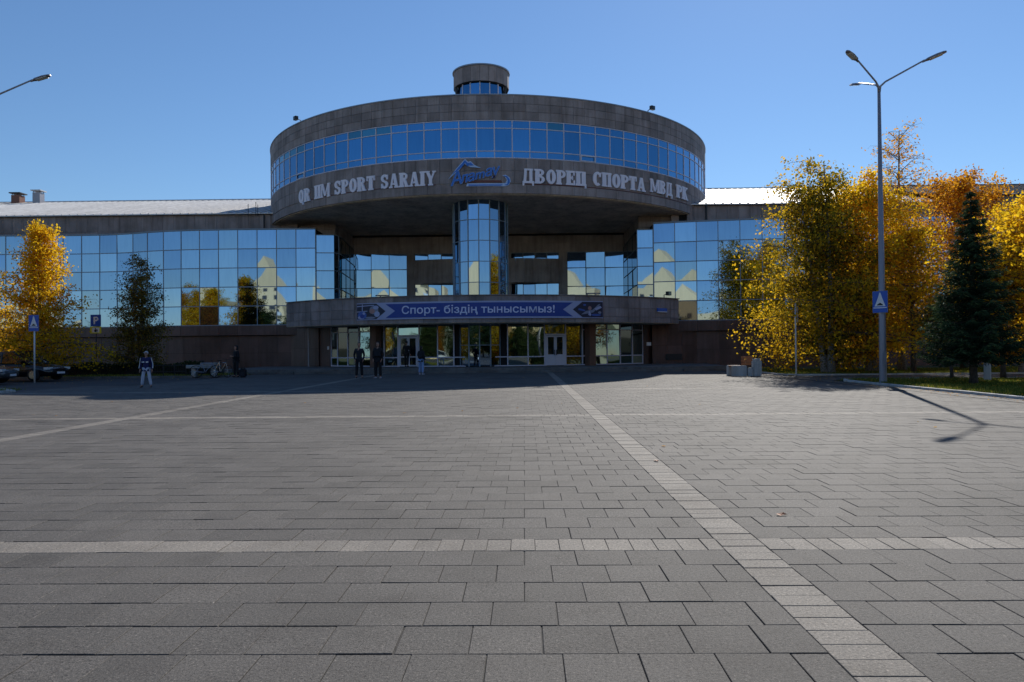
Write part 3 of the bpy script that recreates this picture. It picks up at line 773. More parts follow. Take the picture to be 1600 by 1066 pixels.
def flood(x, y, z, rz, label):
    r_ = empty('flood_light', (x, y, z), rz); tag(r_, label, 'lamp', 'flood lights on the building')
    mt = Matrix.Translation((x, y, z)) @ Matrix.Rotation(rz, 4, 'Z')
    MB().bar(mt @ Vector((0, 0, -.3)), mt @ Vector((0, 0, .14)), .03, 5).bar(mt @ Vector((0, 0, .13)), mt @ Vector((0, -.3, .22)), .025, 5).build('bracket', 'dark_metal', r_)
    MB().box(-.17, .17, -.5, -.28, .08, .34, mt).build('lamp_housing', 'dark_metal', r_)
    MB().box(-.14, .14, -.515, -.5, .11, .31, mt).build('lens', 'car_glass', r_)
x, y, a = arc_pos(RD-.2, -44.9); flood(x, y, 17.66, a, 'flood light on the left rim of the drum')
x, y, a = arc_pos(RD-.2, 39.6); flood(x, y, 17.66, a, 'flood light on the right rim of the drum')
x, y, a = arc_pos(19.4, 39.6); flood(x, y, 4.85, a, 'flood light on the right end of the canopy parapet')

# ------------------------------------------------------------------ lettering on the drum: slab capitals made of strokes
def glyph_parts(ch):
    """list of polygons in a cell of height 1; returns (width, polys)"""
    V_, H_, S_ = .295, .15, .055
    r = lambda a, b, c, d: [(a, b), (c, b), (c, d), (a, d)]
    def arc(cx, cy, rx, ry, tx, ty, a0, a1, n=12):
        o = [(cx+rx*cos(R(a0+(a1-a0)*i/n)), cy+ry*sin(R(a0+(a1-a0)*i/n))) for i in range(n+1)]
        q = [(cx+(rx-tx)*cos(R(a0+(a1-a0)*i/n)), cy+(ry-ty)*sin(R(a0+(a1-a0)*i/n))) for i in range(n, -1, -1)]
        return o+q
    stem = lambda x: [r(x, 0, x+V_, 1), r(x-S_, 0, x+V_+S_, .12), r(x-S_, .88, x+V_+S_, 1)]
    w = .66
    if ch == 'O': return .64, [arc(.33, .5, .33, .5, .255, .17, 0, 360, 28)]
    if ch == 'Q': return .64, [arc(.33, .5, .33, .5, .255, .17, 0, 360, 28), [(.30, .26), (.5, -.16), (.66, -.16), (.46, .26)]]
    if ch in 'CС': return .62, [arc(.33, .5, .33, .5, .255, .17, 52, 308, 24), r(.42, .66, .6, .94), r(.47, .1, .6, .34)] if ch == 'C' else [arc(.33, .5, .33, .5, .255, .17, 52, 308, 24), r(.44, .64, .6, .95)]
    if ch == 'S': return .60, [arc(.30, .72, .30, .28, .22, .17, 20, 270, 16), arc(.30, .28, .30, .28, .22, .17, -160, 90, 16), r(.44, .64, .58, .96), r(.02, .04, .16, .36)]
    if ch == 'I': return V_, stem(0)
    if ch == 'P': return .6, stem(0)+[arc(.28, .72, .34, .28, .2, .14, -90, 90), r(.2, .86, .3, 1), r(.2, .44, .3, .58)]
    if ch == 'R': return .66, stem(0)+[arc(.28, .74, .32, .26, .2, .14, -90, 90), r(.2, .86, .3, 1), r(.2, .48, .3, .61), [(.28, .52), (.5, .5), (.66, 0), (.42, 0)], r(.42, 0, .7, .1)]
    if ch == 'T': return .66, [r(.33-V_/2, 0, .33+V_/2, 1), r(.33-V_/2-.06, 0, .33+V_/2+.06, .12), r(0, .85, .66, 1), r(0, .66, .1, .9), r(.56, .66, .66, .9)]
    if ch == 'A': return .74, [[(.26, 1), (.48, 1), (.70, 0), (.46, 0)], [(.26, 1), (.40, 1), (.18, 0), (.05, 0)], r(.15, .22, .56, .35), r(-.02, 0, .26, .11), r(.4, 0, .76, .11)]
    if ch == 'Y': return .72, [[(0, 1), (.25, 1), (.47, .42), (.25, .42)], [(.58, 1), (.72, 1), (.47, .42), (.33, .42)], r(.245, 0, .475, .46), r(.18, 0, .54, .11), r(-.04, .9, .3, 1), r(.5, .9, .76, 1)]
    if ch == 'M': return .92, [r(0, 0, .13, 1), r(.70, 0, .92, 1), [(0, 1), (.22, 1), (.52, .08), (.36, .08)], [(.72, 1), (.86, 1), (.50, .08), (.40, .08)], r(-.05, 0, .2, .11), r(.66, 0, .97, .11), r(-.05, .89, .2, 1), r(.72, .89, .97, 1)]
    if ch == 'Д': return .76, [r(.46, .1, .66, 1), [(.14, 1), (.30, 1), (.24, .1), (.06, .1)], r(.12, .88, .7, 1), r(0, .0, .76, .15), r(0, -.16, .12, .1), r(.64, -.16, .76, .1)]
    if ch == 'В': return .66, stem(0)+[arc(.28, .76, .32, .24, .2, .13, -90, 90), arc(.28, .28, .36, .28, .21, .14, -90, 90), r(.2, .87, .3, 1), r(.2, 0, .3, .14), r(.2, .43, .3, .56)]
    if ch == 'Р': return glyph_parts('P')
    if ch == 'О': return glyph_parts('O')
    if ch == 'Т': return glyph_parts('T')
    if ch == 'А': return glyph_parts('A')
    if ch == 'М': return glyph_parts('M')
    if ch == 'Е': return .6, stem(0)+[r(.2, .86, .58, 1), r(.46, .68, .58, .9), r(.2, 0, .6, .14), r(.48, .1, .6, .34), r(.2, .44, .44, .57), r(.36, .36, .45, .65)]
    if ch == 'Ц': return .72, [r(0, 0, V_, 1), r(.4, 0, .4+V_, 1), r(-S_, .88, V_+S_, 1), r(.36, .88, .68, 1), r(-S_, 0, .74, .14), r(.62, -.16, .74, .1)]
    if ch == 'П': return .68, [r(0, 0, V_, 1), r(.43, 0, .66, 1), r(-S_, .86, .7, 1), r(-S_, 0, V_+S_, .11), r(.38, 0, .7, .11)]
    if ch == 'К': return .7, stem(0)+[[(.2, .44), (.34, .56), (.64, 1), (.46, 1)], [(.24, .56), (.42, .62), (.70, 0), (.44, 0)], r(.40, .89, .68, 1), r(.42, 0, .74, .11)]
    return .3, []
def letter(ch, root, phi, z, h, sx, mname, r=RD+.02, th=.09):
    w, polys = glyph_parts(ch); m = MB(); n = 0
    for pl_ in polys:
        area = sum(pl_[i][0]*pl_[(i+1) % len(pl_)][1]-pl_[(i+1) % len(pl_)][0]*pl_[i][1] for i in range(len(pl_)))
        q = pl_ if area > 0 else pl_[::-1]
        mm = MB().prism([((x-w/2)*sx*h, y*h) for x, y in q], 0, th+.0015*n); n += 1; k = len(m.v)
        m.v += [(x, -zz, y) for x, y, zz in mm.v]; m.f += [tuple(i+k for i in f_) for f_ in mm.f]
    x, y, a = arc_pos(r, phi); o = m.build('letter', mname, root); o.location = (x, y, z); o.rotation_euler.z = a
    o.matrix_parent_inverse = wm(root).inverted()
    return o
def words(text_spans, label, h, cat='sign'):
    phis = [(a+b)/2 for _, a, b, _ in text_spans]; x, y, a = arc_pos(RD, sum(phis)/len(phis)); root = empty('wall_lettering', (x, y, 11.85), a); tag(root, label, cat)
    # rail that carries the letters
    a0 = text_spans[0][1]; a1 = text_spans[-1][2]
    MB().ring(CX, CY, RD+.005, RD+.05, 11.875, 11.915, a0, a1, 60).build('rail', 'logo_red', root)
    for word, p0, p1, z in text_spans:
        ws = [glyph_parts(c)[0] for c in word]; gap = .085; tot = sum(ws)+gap*(len(ws)-1); u = 0; arc_m = R(p1-p0)*RD; sx = arc_m/(tot*h)
        for c, w in zip(word, ws):
            letter(c, root, p0+(p1-p0)*(u+w/2)/tot, z, h, sx, 'letter_face'); u += w+gap
words([('QR', -44.3, -39.9, 11.80), ('IIM', -38.1, -33.3, 11.82), ('SPORT', -31.8, -21.3, 11.85), ('SARAIY', -19.9, -8.2, 11.85)], 'pale slab letters reading QR IIM SPORT SARAIY, left of the logo on the drum', .93)
words([('ДВОРЕЦ', 9.0, 22.3, 11.93), ('СПОРТА', 23.9, 37.5, 12.02), ('МВД', 39.2, 46.8, 12.1), ('РК', 48.8, 54.0, 12.14)], 'pale slab letters reading ДВОРЕЦ СПОРТА МВД РК, right of the logo on the drum', .93)

# flat shapes wrapped on a cylinder
def text_mesh(body, size, extrude, offset=0, shear=0, sx=1.0):
    """filled letters; overlapping contours of one letter are filled one by one so that they join"""
    from mathutils.geometry import interpolate_bezier
    cu = bpy.data.curves.new('t', 'FONT'); cu.body = body; cu.size = 1; cu.shear = shear; cu.align_x = 'CENTER'
    o = bpy.data.objects.new('t', cu); COL.objects.link(o); dg = bpy.context.evaluated_depsgraph_get(); dg.update()
    c2 = o.evaluated_get(dg).to_curve(dg); loops = []
    for sp in c2.splines:
        P_ = []
        if sp.type == 'BEZIER':
            n = len(sp.bezier_points)
            for i in range(n):
                a, b = sp.bezier_points[i], sp.bezier_points[(i+1) % n]
                straight = (a.handle_right-a.co).cross(b.co-a.co).length < 1e-5 and (b.handle_left-b.co).cross(b.co-a.co).length < 1e-5
                P_ += [Vector((q.x, q.y)) for q in (interpolate_bezier(a.co, a.handle_right, b.handle_left, b.co, 2 if straight else 5)[:-1])]
        else: P_ = [Vector((q.co.x, q.co.y)) for q in sp.points]
        Q = [p for i, p in enumerate(P_) if (p-P_[i-1]).length > 1e-5]
        if len(Q) > 2: loops.append(Q)
    o.evaluated_get(dg).to_curve_clear(); bpy.data.objects.remove(o)
    area = lambda L: sum(L[i].x*L[(i+1) % len(L)].y-L[(i+1) % len(L)].x*L[i].y for i in range(len(L)))/2
    big = max(loops, key=lambda L: abs(area(L))); sg = 1 if area(big) > 0 else -1
    def inside(p, L):
        c = False
        for i in range(len(L)):
            a, b = L[i], L[i-1]
            if (a.y > p.y) != (b.y > p.y) and p.x < (b.x-a.x)*(p.y-a.y)/(b.y-a.y)+a.x: c = not c
        return c
    for L in loops:                                                       # a bowl that starts inside its own stem: start it at the stem's edge
        x = L[0].x
        if abs(x-L[-1].x) < 1e-4:
            for i in range(1, len(L)-2):
                if abs(L[i].x-L[i+1].x) < 1e-5 and x < L[i].x < x+.02 and min(L[i].y, L[i+1].y) < min(L[0].y, L[-1].y) < max(L[i].y, L[i+1].y): L[0].x = L[-1].x = L[i].x+.004
    is_hole = lambda h: any(area(h)*area(L) < 0 and all(inside(p, L) for p in h) for L in loops if L is not h)
    holes = [L for L in loops if is_hole(L)]; outer = [L for L in loops if not any(L is h for h in holes)]; V_ = []; F_ = []
    dirs = [(0, 0)]+([(cos(k*PI/4)*offset, sin(k*PI/4)*offset) for k in range(8)] if offset else [])
    cnt = 0
    for dx, dy in dirs:
        for L in outer:
            grp = [L]+[h for h in holes if inside(h[0], L)]; flat = [p for g in grp for p in g]; k = len(V_); n = len(flat); e = extrude+.0006*(cnt % 7)+(.0006 if dx or dy else 0); cnt += 1
            V_ += [Vector((p.x*size*sx+dx, p.y*size+dy, -extrude)) for p in flat]+[Vector((p.x*size*sx+dx, p.y*size+dy, e)) for p in flat]
            for t in tessellate_polygon([[Vector((p.x, p.y, 0)) for p in g] for g in grp]):
                a, b, c = t
                if (flat[b]-flat[a]).cross(flat[c]-flat[a]) < 0: a, c = c, a
                F_.append((k+a+n, k+b+n, k+c+n))
            s0 = 0
            for g in grp:
                for i in range(len(g)):
                    a, b = s0+i, s0+(i+1) % len(g); F_.append((k+a, k+b, k+n+b, k+n+a) if area(g) > 0 and g is L or area(g) < 0 and g is not L and area(L) > 0 else (k+b, k+a, k+n+a, k+n+b))
                s0 += len(g)
    return V_, F_
def wrap(m, r, phi0, z0):                                            # local (u, v, depth outwards) -> cylinder
    out = MB(); out.f = m.f
    for u, v, d in m.v: a = R(phi0)+u/r; out.v.append((CX+(r+d)*sin(a), CY-(r+d)*cos(a), z0+v))
    return out
def plate(poly, d0, d1, seg=.5):
    """2D polygon to a thin plate, cut in u so that it can bend"""
    area = sum(poly[i][0]*poly[(i+1) % len(poly)][1]-poly[(i+1) % len(poly)][0]*poly[i][1] for i in range(len(poly)))
    m = MB().prism(poly if area > 0 else poly[::-1], d0, d1); bm = bmesh.new()
    vs = [bm.verts.new(v) for v in m.v]
    for f_ in m.f:
        try: bm.faces.new([vs[i] for i in f_])
        except ValueError: pass
    us = [p[0] for p in poly]; u = math.floor(min(us)/seg)*seg+seg
    while u < max(us):
        bmesh.ops.bisect_plane(bm, geom=bm.verts[:]+bm.edges[:]+bm.faces[:], plane_co=(u, 0, 0), plane_no=(1, 0, 0)); u += seg
    bm.verts.index_update(); o = MB(); o.v = [tuple(v.co) for v in bm.verts]; o.f = [tuple(v.index for v in f_.verts) for f_ in bm.faces]; bm.free(); return o
# --- logo
LX = lambda X, Y: ((X-1300)/4.21*.0403, (222-Y)/4.21*.0403)            # drawn on a 4.21x enlargement
lx, ly, la = arc_pos(RD, .5)
logo = empty('wall_logo', (lx, ly, 11.75), la); tag(logo, 'blue script logo with mountain peaks between the two rows of letters on the drum', 'sign')
RL, ZL, PL = RD+.05, 11.72, .6
def lp(name, pts, mname, d0=.0, d1=.05): wrap(plate([LX(*p) for p in pts], d0, d1, .4), RL, PL, ZL).build(name, mname, logo)
pk = [(1092, 165), (1150, 105), (1203, 46), (1222, 66), (1240, 62), (1262, 86), (1300, 98), (1262, 92), (1244, 82), (1232, 80), (1214, 84), (1198, 64), (1160, 108)]
lp('mountain_outline', [(1090, 172), (1148, 100), (1203, 40), (1224, 60), (1242, 56), (1266, 82), (1310, 102), (1262, 97), (1240, 96), (1200, 74), (1166, 112)], 'logo_pale', 0, .04)
lp('mountain', [(1118, 140), (1152, 104), (1203, 48), (1222, 67), (1241, 64), (1260, 84), (1242, 86), (1230, 82), (1220, 92), (1204, 66), (1180, 98), (1160, 112)], 'logo_blue', .045, .07)
sw = [(1210, 222), (1215, 203), (1440, 203), (1470, 200), (1478, 180), (1462, 158), (1448, 152), (1470, 146), (1498, 165), (1504, 190), (1492, 214), (1470, 223)]
lp('swoosh_outline', sw, 'logo_pale', 0, .04)
lp('swoosh', [(1462, 216), (1480, 205), (1486, 186), (1476, 166), (1458, 153), (1480, 156), (1496, 176), (1497, 196), (1486, 214)], 'logo_blue', .045, .07)
lp('underline', [(1222, 219), (1230, 211), (1450, 211), (1440, 219)], 'logo_blue', .045, .06)
lp('red_bar', [(1150, 196), (1165, 182), (1440, 182), (1448, 196)], 'logo_red', -.03, -.004)
# script word, drawn as one letter after another along a rising line
word = [('А', 1146, 210, .70, .3), ('л', 1196, 198, .66, .35), ('а', 1242, 187, .66, .35), ('m', 1300, 172, .62, .35), ('а', 1358, 156, .66, .35), ('у', 1402, 146, .64, .35)]
for ch, X, Y, s_, sh in word:
    for nm, mn, off, d in (('logo_letter_outline', 'logo_pale', .03, .012), ('logo_letter', 'logo_blue', .012, .05)):
        v_, f_ = text_mesh(ch, s_*(1.35 if ch != 'А' else 1.6), .02, off, sh); u0, v0 = LX(X, Y); rot = .2
        m_ = MB(); m_.v = [(u0+x*cos(rot)-y*sin(rot), v0+x*sin(rot)+y*cos(rot), z+d+.02) for x, y, z in v_]; m_.f = f_
        wrap(m_, RL, PL, ZL).build(nm, mn, logo)

# --- banner on the canopy
RB = 19.70; BW = R(23.4)*RB; bz = 3.33; BH = 1.07
bx, by, ba = arc_pos(RB, .1)
ban = empty('banner', (bx, by, bz), ba); tag(ban, 'long blue banner with pale Kazakh slogan across the curved canopy', 'banner')
def bp(name, poly, mname, d0, d1): return wrap(plate(poly, d0, d1, .45), RB, .3, bz).build(name, mname, ban)
bp('banner_sheet', [(-BW, 0), (BW, 0), (BW, BH), (-BW, BH)], 'banner_pale', -.02, .0)
bp('blue_field', [(-BW+2.1, .10), (BW-2.1, .10), (BW-2.75, .53), (BW-2.1, .97), (-BW+2.1, .97), (-BW+2.75, .53)], 'banner_blue', .003, .012)
bp('sports_picture', [(-BW+.02, .05), (-BW+1.45, .05), (-BW+2.1, .53), (-BW+1.45, 1.02), (-BW+.02, 1.02)], 'banner_dark', .003, .010)
bp('sports_picture', [(BW-.02, .05), (BW-.02, 1.02), (BW-1.45, 1.02), (BW-2.1, .53), (BW-1.45, .05)], 'banner_dark', .003, .010)
def ell(cx, cy, rx, ry, n=14, a0=0, a1=360): return [(cx+rx*cos(R(a0+(a1-a0)*i/n)), cy+ry*sin(R(a0+(a1-a0)*i/n))) for i in range(n if a1-a0 >= 360 else n+1)]
b0 = -BW
for p, mn, d in (([(b0+.03, .84), (b0+1.3, .9), (b0+1.3, .95), (b0+.03, .9)], 'banner_pale', .013), ([(b0+.4, .5), (b0+.46, .5), (b0+.46, 1.0), (b0+.4, 1.0)], 'banner_pale', .0145),
                 ([(b0+.03, .50), (b0+.8, .54), (b0+.8, .59), (b0+.03, .55)], 'banner_pale', .016),
                 (ell(b0+.42, .30, .33, .26), 'banner_mid', .018), (ell(b0+.32, .16, .24, .10), 'banner_pale', .0205), (ell(b0+.42, .24, .16, .13), 'banner_blue', .0225), (ell(b0+.55, .42, .1, .08), 'banner_pale', .0225),
                 (ell(b0+1.28, .62, .32, .27), 'banner_grey', .0175), (ell(b0+1.15, .55, .2, .16), 'banner_skin', .0205), (ell(b0+1.42, .78, .2, .12), 'banner_pale', .0208), (ell(b0+1.0, .14, .4, .07), 'banner_grey', .0172),
                 (ell(b0+1.5, .36, .2, .18), 'banner_pale', .0187)): bp('picture_shape', p, mn, d-.001, d)
b1 = BW
for p, mn, d in (([(b1-1.55, .22), (b1-1.2, .45), (b1-.75, .52), (b1-.35, .86), (b1-.18, .9), (b1-.34, .7), (b1-.7, .36), (b1-1.1, .28)], 'banner_grey', .013), (ell(b1-.95, .62, .13, .12), 'banner_skin', .015),
                 ([(b1-1.0, .5), (b1-.85, .25), (b1-.9, .12), (b1-1.05, .2)], 'banner_pale', .0165), ([(b1-1.75, .5), (b1-1.3, .42), (b1-1.25, .5), (b1-1.7, .62)], 'banner_mid', .018),
                 ([(b1-.62, .6), (b1-.2, .78), (b1-.1, .66), (b1-.5, .48)], 'banner_pale', .0195), (ell(b1-.5, .2, .35, .07), 'banner_mid', .0165), (ell(b1-1.3, .82, .1, .06), 'banner_mid', .0165), (ell(b1-.25, .35, .12, .08), 'banner_grey', .0168)): bp('picture_shape', p, mn, d-.001, d)
v_, f_ = text_mesh('Спорт- біздің тынысымыз!', .66, .008, .007); us = [v.x for v in v_]; tw = max(us)-min(us); want = (862-634)/383*2*BW; k_ = want/tw
m_ = MB(); m_.v = [((v.x-(max(us)+min(us))/2)*k_-.04, v.y+.34, v.z+.022) for v in v_]; m_.f = f_
wrap(m_, RB, .3, bz).build('slogan', 'banner_text', ban)
# little blue plate on the right end of the canopy
nx_, ny_, na = arc_pos(19.72, 38); 
pl8 = empty('name_plate', (nx_, ny_, 3.8), na); tag(pl8, 'small blue plate near the right end of the canopy front', 'sign')
mt = Matrix.Translation((nx_, ny_, 0)) @ Matrix.Rotation(na, 4, 'Z')
MB().box(-.45, .45, -.02, .08, 3.84, 4.06, mt).build('blue_face', 'sign_blue', pl8); MB().box(-.45, .45, -.022, .07, 3.79, 3.838, mt).build('white_edge', 'sign_white', pl8)

# ------------------------------------------------------------------ street lamps
def street_lamp(loc, rz, label):
    o = empty('street_lamp', loc, rz); tag(o, label, 'street lamp', 'three armed street lamps')
    mt = Matrix.Translation(loc) @ Matrix.Rotation(rz, 4, 'Z'); T_ = lambda *p: mt @ Vector(p)
    MB().tube([T_(0, 0, -.1), T_(0, 0, .05), T_(0, 0, 1.2), T_(0, 0, 11.0)], [.13, .13, .125, .055], 14).build('pole', 'metal_grey', o, True)
    MB().tube([T_(0, 0, -.1), T_(0, 0, .06), T_(0, 0, .061), T_(0, 0, .09)], [.24, .24, .16, .14], 14).build('base_plate', 'metal_grey', o)
    MB().box(-.07, .07, -.135, -.11, .7, 1.15, mt).build('hatch', 'metal_grey', o)
    for k, ang in enumerate((R(-31), R(217), R(92))):
        dx, dy = cos(ang), sin(ang)
        MB().tube([T_(dx*.02, dy*.02, 10.85), T_(dx*.05, dy*.05, 11.08), T_(dx*.22, dy*.22, 11.22), T_(dx*1.5, dy*1.5, 11.75)], [.04, .04, .034, .03], 8).build('arm', 'metal_grey', o, True)
        p = T_(dx*1.42, dy*1.42, 11.70); q = Matrix.Translation(p) @ Matrix.Rotation(rz+ang, 4, 'Z') @ Matrix.Rotation(-R(16), 4, 'Y')
        hd = MB(); prof = [(0, .04, .03), (.12, .05, .035), (.2, .11, .045), (.5, .13, .05), (.72, .10, .035), (.8, .04, .02)]
        kk = len(hd.v)
        for px, wy, hz in prof:
            for yy, zz in ((-wy, -.01), (-wy*.6, hz), (wy*.6, hz), (wy, -.01), (wy*.7, -.03), (-wy*.7, -.03)): hd.v.append(tuple(q @ Vector((px, yy, zz))))
        for i in range(len(prof)-1):
            for j in range(6): a_, b_ = kk+i*6+j, kk+i*6+(j+1) % 6; hd.f.append((a_, b_, b_+6, a_+6))
        hd.f += [tuple(kk+5-i for i in range(6)), tuple(kk+(len(prof)-1)*6+i for i in range(6))]
        h_ = hd.build('lamp_head', 'metal_grey', o); MB().box(.24, .66, -.1, .1, -.045, -.031, q).build('lens', 'lamp_lens', h_)
    return o
street_lamp((13.31, 27.7, 0), 0, 'tall grey three armed street lamp on the lawn corner at right')
street_lamp((-20.0, 27.56, 0), R(31), 'street lamp whose arm reaches in at the upper left edge')

# ------------------------------------------------------------------ road signs
def sign_face(root, mt, w, h, kind):
    MB().box(-w/2, w/2, 0, .015, 0, h, mt).build('sign_plate', 'sign_back', root)
    f_ = lambda poly, d, mn, nm: None
    def fl(poly, d, mn, nm):
        m_ = MB().prism(poly, 0, .002+d); mm = MB(); mm.f = m_.f; mm.v = [tuple(mt @ Vector((x, -z, y))) for x, y, z in m_.v]; mm.build(nm, mn, root)
    fl([(-w/2+.005, .005), (w/2-.005, .005), (w/2-.005, h-.005), (-w/2+.005, h-.005)], 0, 'sign_blue', 'sign_face')
    return fl
def bump_sign(root, mt, w=.56, h=.80):
    fl = sign_face(root, mt, w, h, 'bump')
    fl([(-w*.36, .235), (w*.36, .235), (w*.14, .55), (.02, .74), (-.02, .74), (-w*.14, .55)], .002, 'sign_white', 'white_triangle')
    fl([(-w*.2, .27), (w*.2, .27), (w*.17, .31), (w*.09, .335), (0, .37), (-w*.09, .335), (-w*.17, .31)], .004, 'black', 'bump_symbol')
    fl([(-w*.44, .165), (w*.44, .165), (w*.44, .20), (-w*.44, .20)], .0025, 'sign_white', 'white_line')
x, y = -24.15, 36.1
s = empty('road_sign', (x, y, 0)); tag(s, 'blue speed bump sign on a pale post beside the black car', 'road sign', 'blue speed bump signs')
MB().bar((x, y, -.1), (x, y, 3.3), .038, 8).build('post', 'white_paint', s, True)
bump_sign(s, Matrix.Translation((x, y-.06, 2.5)) @ Matrix.Rotation(R(-8), 4, 'Z'))
x, y = 13.31, 27.7
s = empty('road_sign', (x, y-.12, 2.66)); tag(s, 'blue speed bump sign strapped to the tall street lamp', 'road sign', 'blue speed bump signs')
mt = Matrix.Translation((x-.13, y-.12, 2.64)) @ Matrix.Rotation(R(-52), 4, 'Z')
bump_sign(s, mt)
MB().ring(x, y, .11, .14, 2.8, 2.84, n=12).ring(x, y, .105, .135, 3.25, 3.29, n=12).build('strap', 'chrome', s)
x, y = -25.1, 43
s = empty('road_sign', (x, y, 0)); tag(s, 'blue parking sign with a yellow disabled plate under it', 'road sign')
MB().bar((x, y, -.1), (x, y, 3.6), .035, 8).build('post', 'dark_metal', s, True)
mt = Matrix.Translation((x, y-.06, 2.97)); fl = sign_face(s, mt, .62, .68, 'p')
fl([(-.13, .12), (-.03, .12), (-.03, .56), (-.13, .56)], .002, 'sign_white', 'letter_stem')
pa = [(cos(R(a_))*.15+.02, sin(R(a_))*.13+.43) for a_ in range(-90, 91, 15)]; pb = [(cos(R(a_))*.06+.02, sin(R(a_))*.05+.43) for a_ in range(90, -91, -15)]
fl([(-.03, .30)]+pa+[(-.03, .56), (-.03, .48)]+pb+[(-.03, .38)], .003, 'sign_white', 'letter_bowl')
mt = Matrix.Translation((x, y-.06, 2.55)); MB().box(-.33, .33, 0, .015, 0, .40, mt).build('yellow_plate', 'sign_yellow', s)
def fl2(poly, d, mn, nm):
    m_ = MB().prism(poly, 0, .002+d); mm = MB(); mm.f = m_.f; mm.v = [tuple(mt @ Vector((x, -z, y))) for x, y, z in m_.v]; mm.build(nm, mn, s)
fl2([(-.22, .06), (.22, .06), (.22, .34), (-.22, .34)], .0, 'sign_white', 'white_panel')
fl2(ell(-.01, .15, .08, .08, 12), .002, 'black', 'wheelchair_symbol'); fl2(ell(-.02, .30, .03, .03, 10), .002, 'black', 'wheelchair_symbol')
fl2([(-.04, .27), (0, .27), (.01, .2), (.08, .19), (.12, .1), (.15, .11), (.10, .23), (-.03, .23)], .004, 'black', 'wheelchair_symbol')
x, y = 13.3, 36.45
s = empty('road_sign', (x, y, 0)); tag(s, 'road sign seen edge on, on a thin pale post in the lawn by the bench', 'road sign')
MB().bar((x, y, -.1), (x, y, 3.55), .04, 8).build('post', 'white_paint', s, True)
mt = Matrix.Translation((x+.1, y, 2.6)) @ Matrix.Rotation(R(74), 4, 'Z'); bump_sign(s, mt, .56, .8)

# ------------------------------------------------------------------ benches, bin, fence, bikes
def rounded(name, box, mname, parent, w=.03, seg=2): o = MB().box(*box).build(name, mname, parent); return bevel(o, w, seg)
b = empty('bench', (10.55, 36.3, 0)); tag(b, 'white concrete bench with an orange wooden back at the lawn edge', 'bench')
rounded('end_block', (10.1, 10.75, 35.9, 36.3, -.02, .52), 'kerb', b)
rounded('end_block', (10.1, 10.75, 36.9, 37.2, -.02, .52), 'kerb', b)
for k in range(4): rounded('seat_slat', (10.12+.16*k, 10.25+.16*k, 36.3, 36.9, .46, .51), 'wood', b, .008, 1)
for k in range(3): 
    o = MB().box(10.72, 11.3, 36.75+.0, 36.79, .52+.155*k, .655+.155*k).build('back_slat', 'wood', b)
MB().box(10.74, 10.78, 36.79, 36.85, .2, 1.0).build('back_post', 'dark_metal', b); MB().box(11.22, 11.26, 36.79, 36.85, .0, 1.0).build('back_post', 'dark_metal', b)
b = empty('litter_bin', (11.2, 36.0, 0)); tag(b, 'stepped white concrete litter bin beside the bench', 'litter bin')
rounded('bin_body', (11.02, 11.42, 35.75, 36.15, -.02, .78), 'kerb', b, .05, 2)
rounded('bin_foot', (10.78, 11.015, 35.8, 36.1, -.02, .42), 'kerb', b, .04, 2)
MB().lathe([(.17, .775), (.19, .8), (.19, .84), (.13, .85), (.12, .80), (.0, .80)], 11.22, 35.95, 16).build('bin_rim', 'kerb', b, True)
b = empty('bench', (-17.9, 41.2, 0)); tag(b, 'pale slab bench beside the parked bicycles at left', 'bench')
rounded('seat_slab', (-18.85, -17.1, 40.9, 41.45, .5, .68), 'concrete', b, .02, 1)
for x in (-18.6, -17.5): rounded('leg', (x, x+.25, 41.0, 41.35, .0, .5), 'concrete', b, .02, 1)
rounded('seat_slab', (-18.3, -17.4, 41.45, 41.9, .68, .8), 'concrete', b, .02, 1)
b = empty('low_fence', (-20.6, 41.9, 0)); tag(b, 'low dark metal fence in front of the left lawn', 'fence')
for i in range(5): MB().bar((-21.9+.65*i, 41.9, 0), (-21.9+.65*i, 41.9, .72), .025, 6).build('post', 'dark_metal', b)
for z in (.3, .66): MB().bar((-21.95, 41.9, z), (-19.25, 41.9, z), .02, 6).build('rail', 'dark_metal', b)
for i in range(20): MB().bar((-21.85+.133*i, 41.9, .3), (-21.85+.133*i, 41.9, .66), .008, 4).build('bar', 'dark_metal', b)
def bicycle(loc, rz, lean, mname, label):
    mt = Matrix.Translation(loc) @ Matrix.Rotation(rz, 4, 'Z') @ Matrix.Rotation(lean, 4, 'X'); T_ = lambda x, z, y=0: mt @ Vector((x, y, z))
    o = empty('bicycle', loc, rz); tag(o, label, 'bicycle', 'bicycles parked by the slab bench')
    for cx_ in (-.52, .52):
        w_ = MB(); n = 20
        w_.tube([T_(cx_+.33*cos(2*PI*i/n), .34+.33*sin(2*PI*i/n)) for i in range(n+1)], [.018]*(n+1), 5); w_ = w_.build('wheel', 'rubber', o)
        s_ = MB()
        for i in range(10): a_ = 2*PI*i/10; s_.bar(T_(cx_, .34), T_(cx_+.32*cos(a_), .34+.32*sin(a_)), .003, 3, caps=False)
        s_.build('spokes', 'chrome', w_)
    fr = MB(); A_, B_, C_, D_, E_ = T_(-.52, .34), T_(-.05, .30), T_(-.2, .82), T_(.34, .80), T_(.52, .34)
    for p, q in ((A_, B_), (B_, C_), (C_, A_), (C_, D_), (B_, D_), (D_, E_)): fr.bar(p, q, .018, 6)
    fr.build('frame', mname, o)
    MB().box(-.32, -.08, -.06, .06, .90, .95, mt).build('saddle', 'rubber', o)
    MB().bar(C_, T_(-.21, .9), .013, 5).build('seat_post', 'chrome', o)
    MB().bar(D_, T_(.32, 1.0), .014, 5).bar(T_(.32, 1.0, -.28), T_(.32, 1.0, .28), .013, 5).build('handlebar', 'dark_metal', o)
    MB().bar(T_(-.05, .30, -.09), T_(-.05, .30, .09), .05, 8).build('crank', 'dark_metal', o)
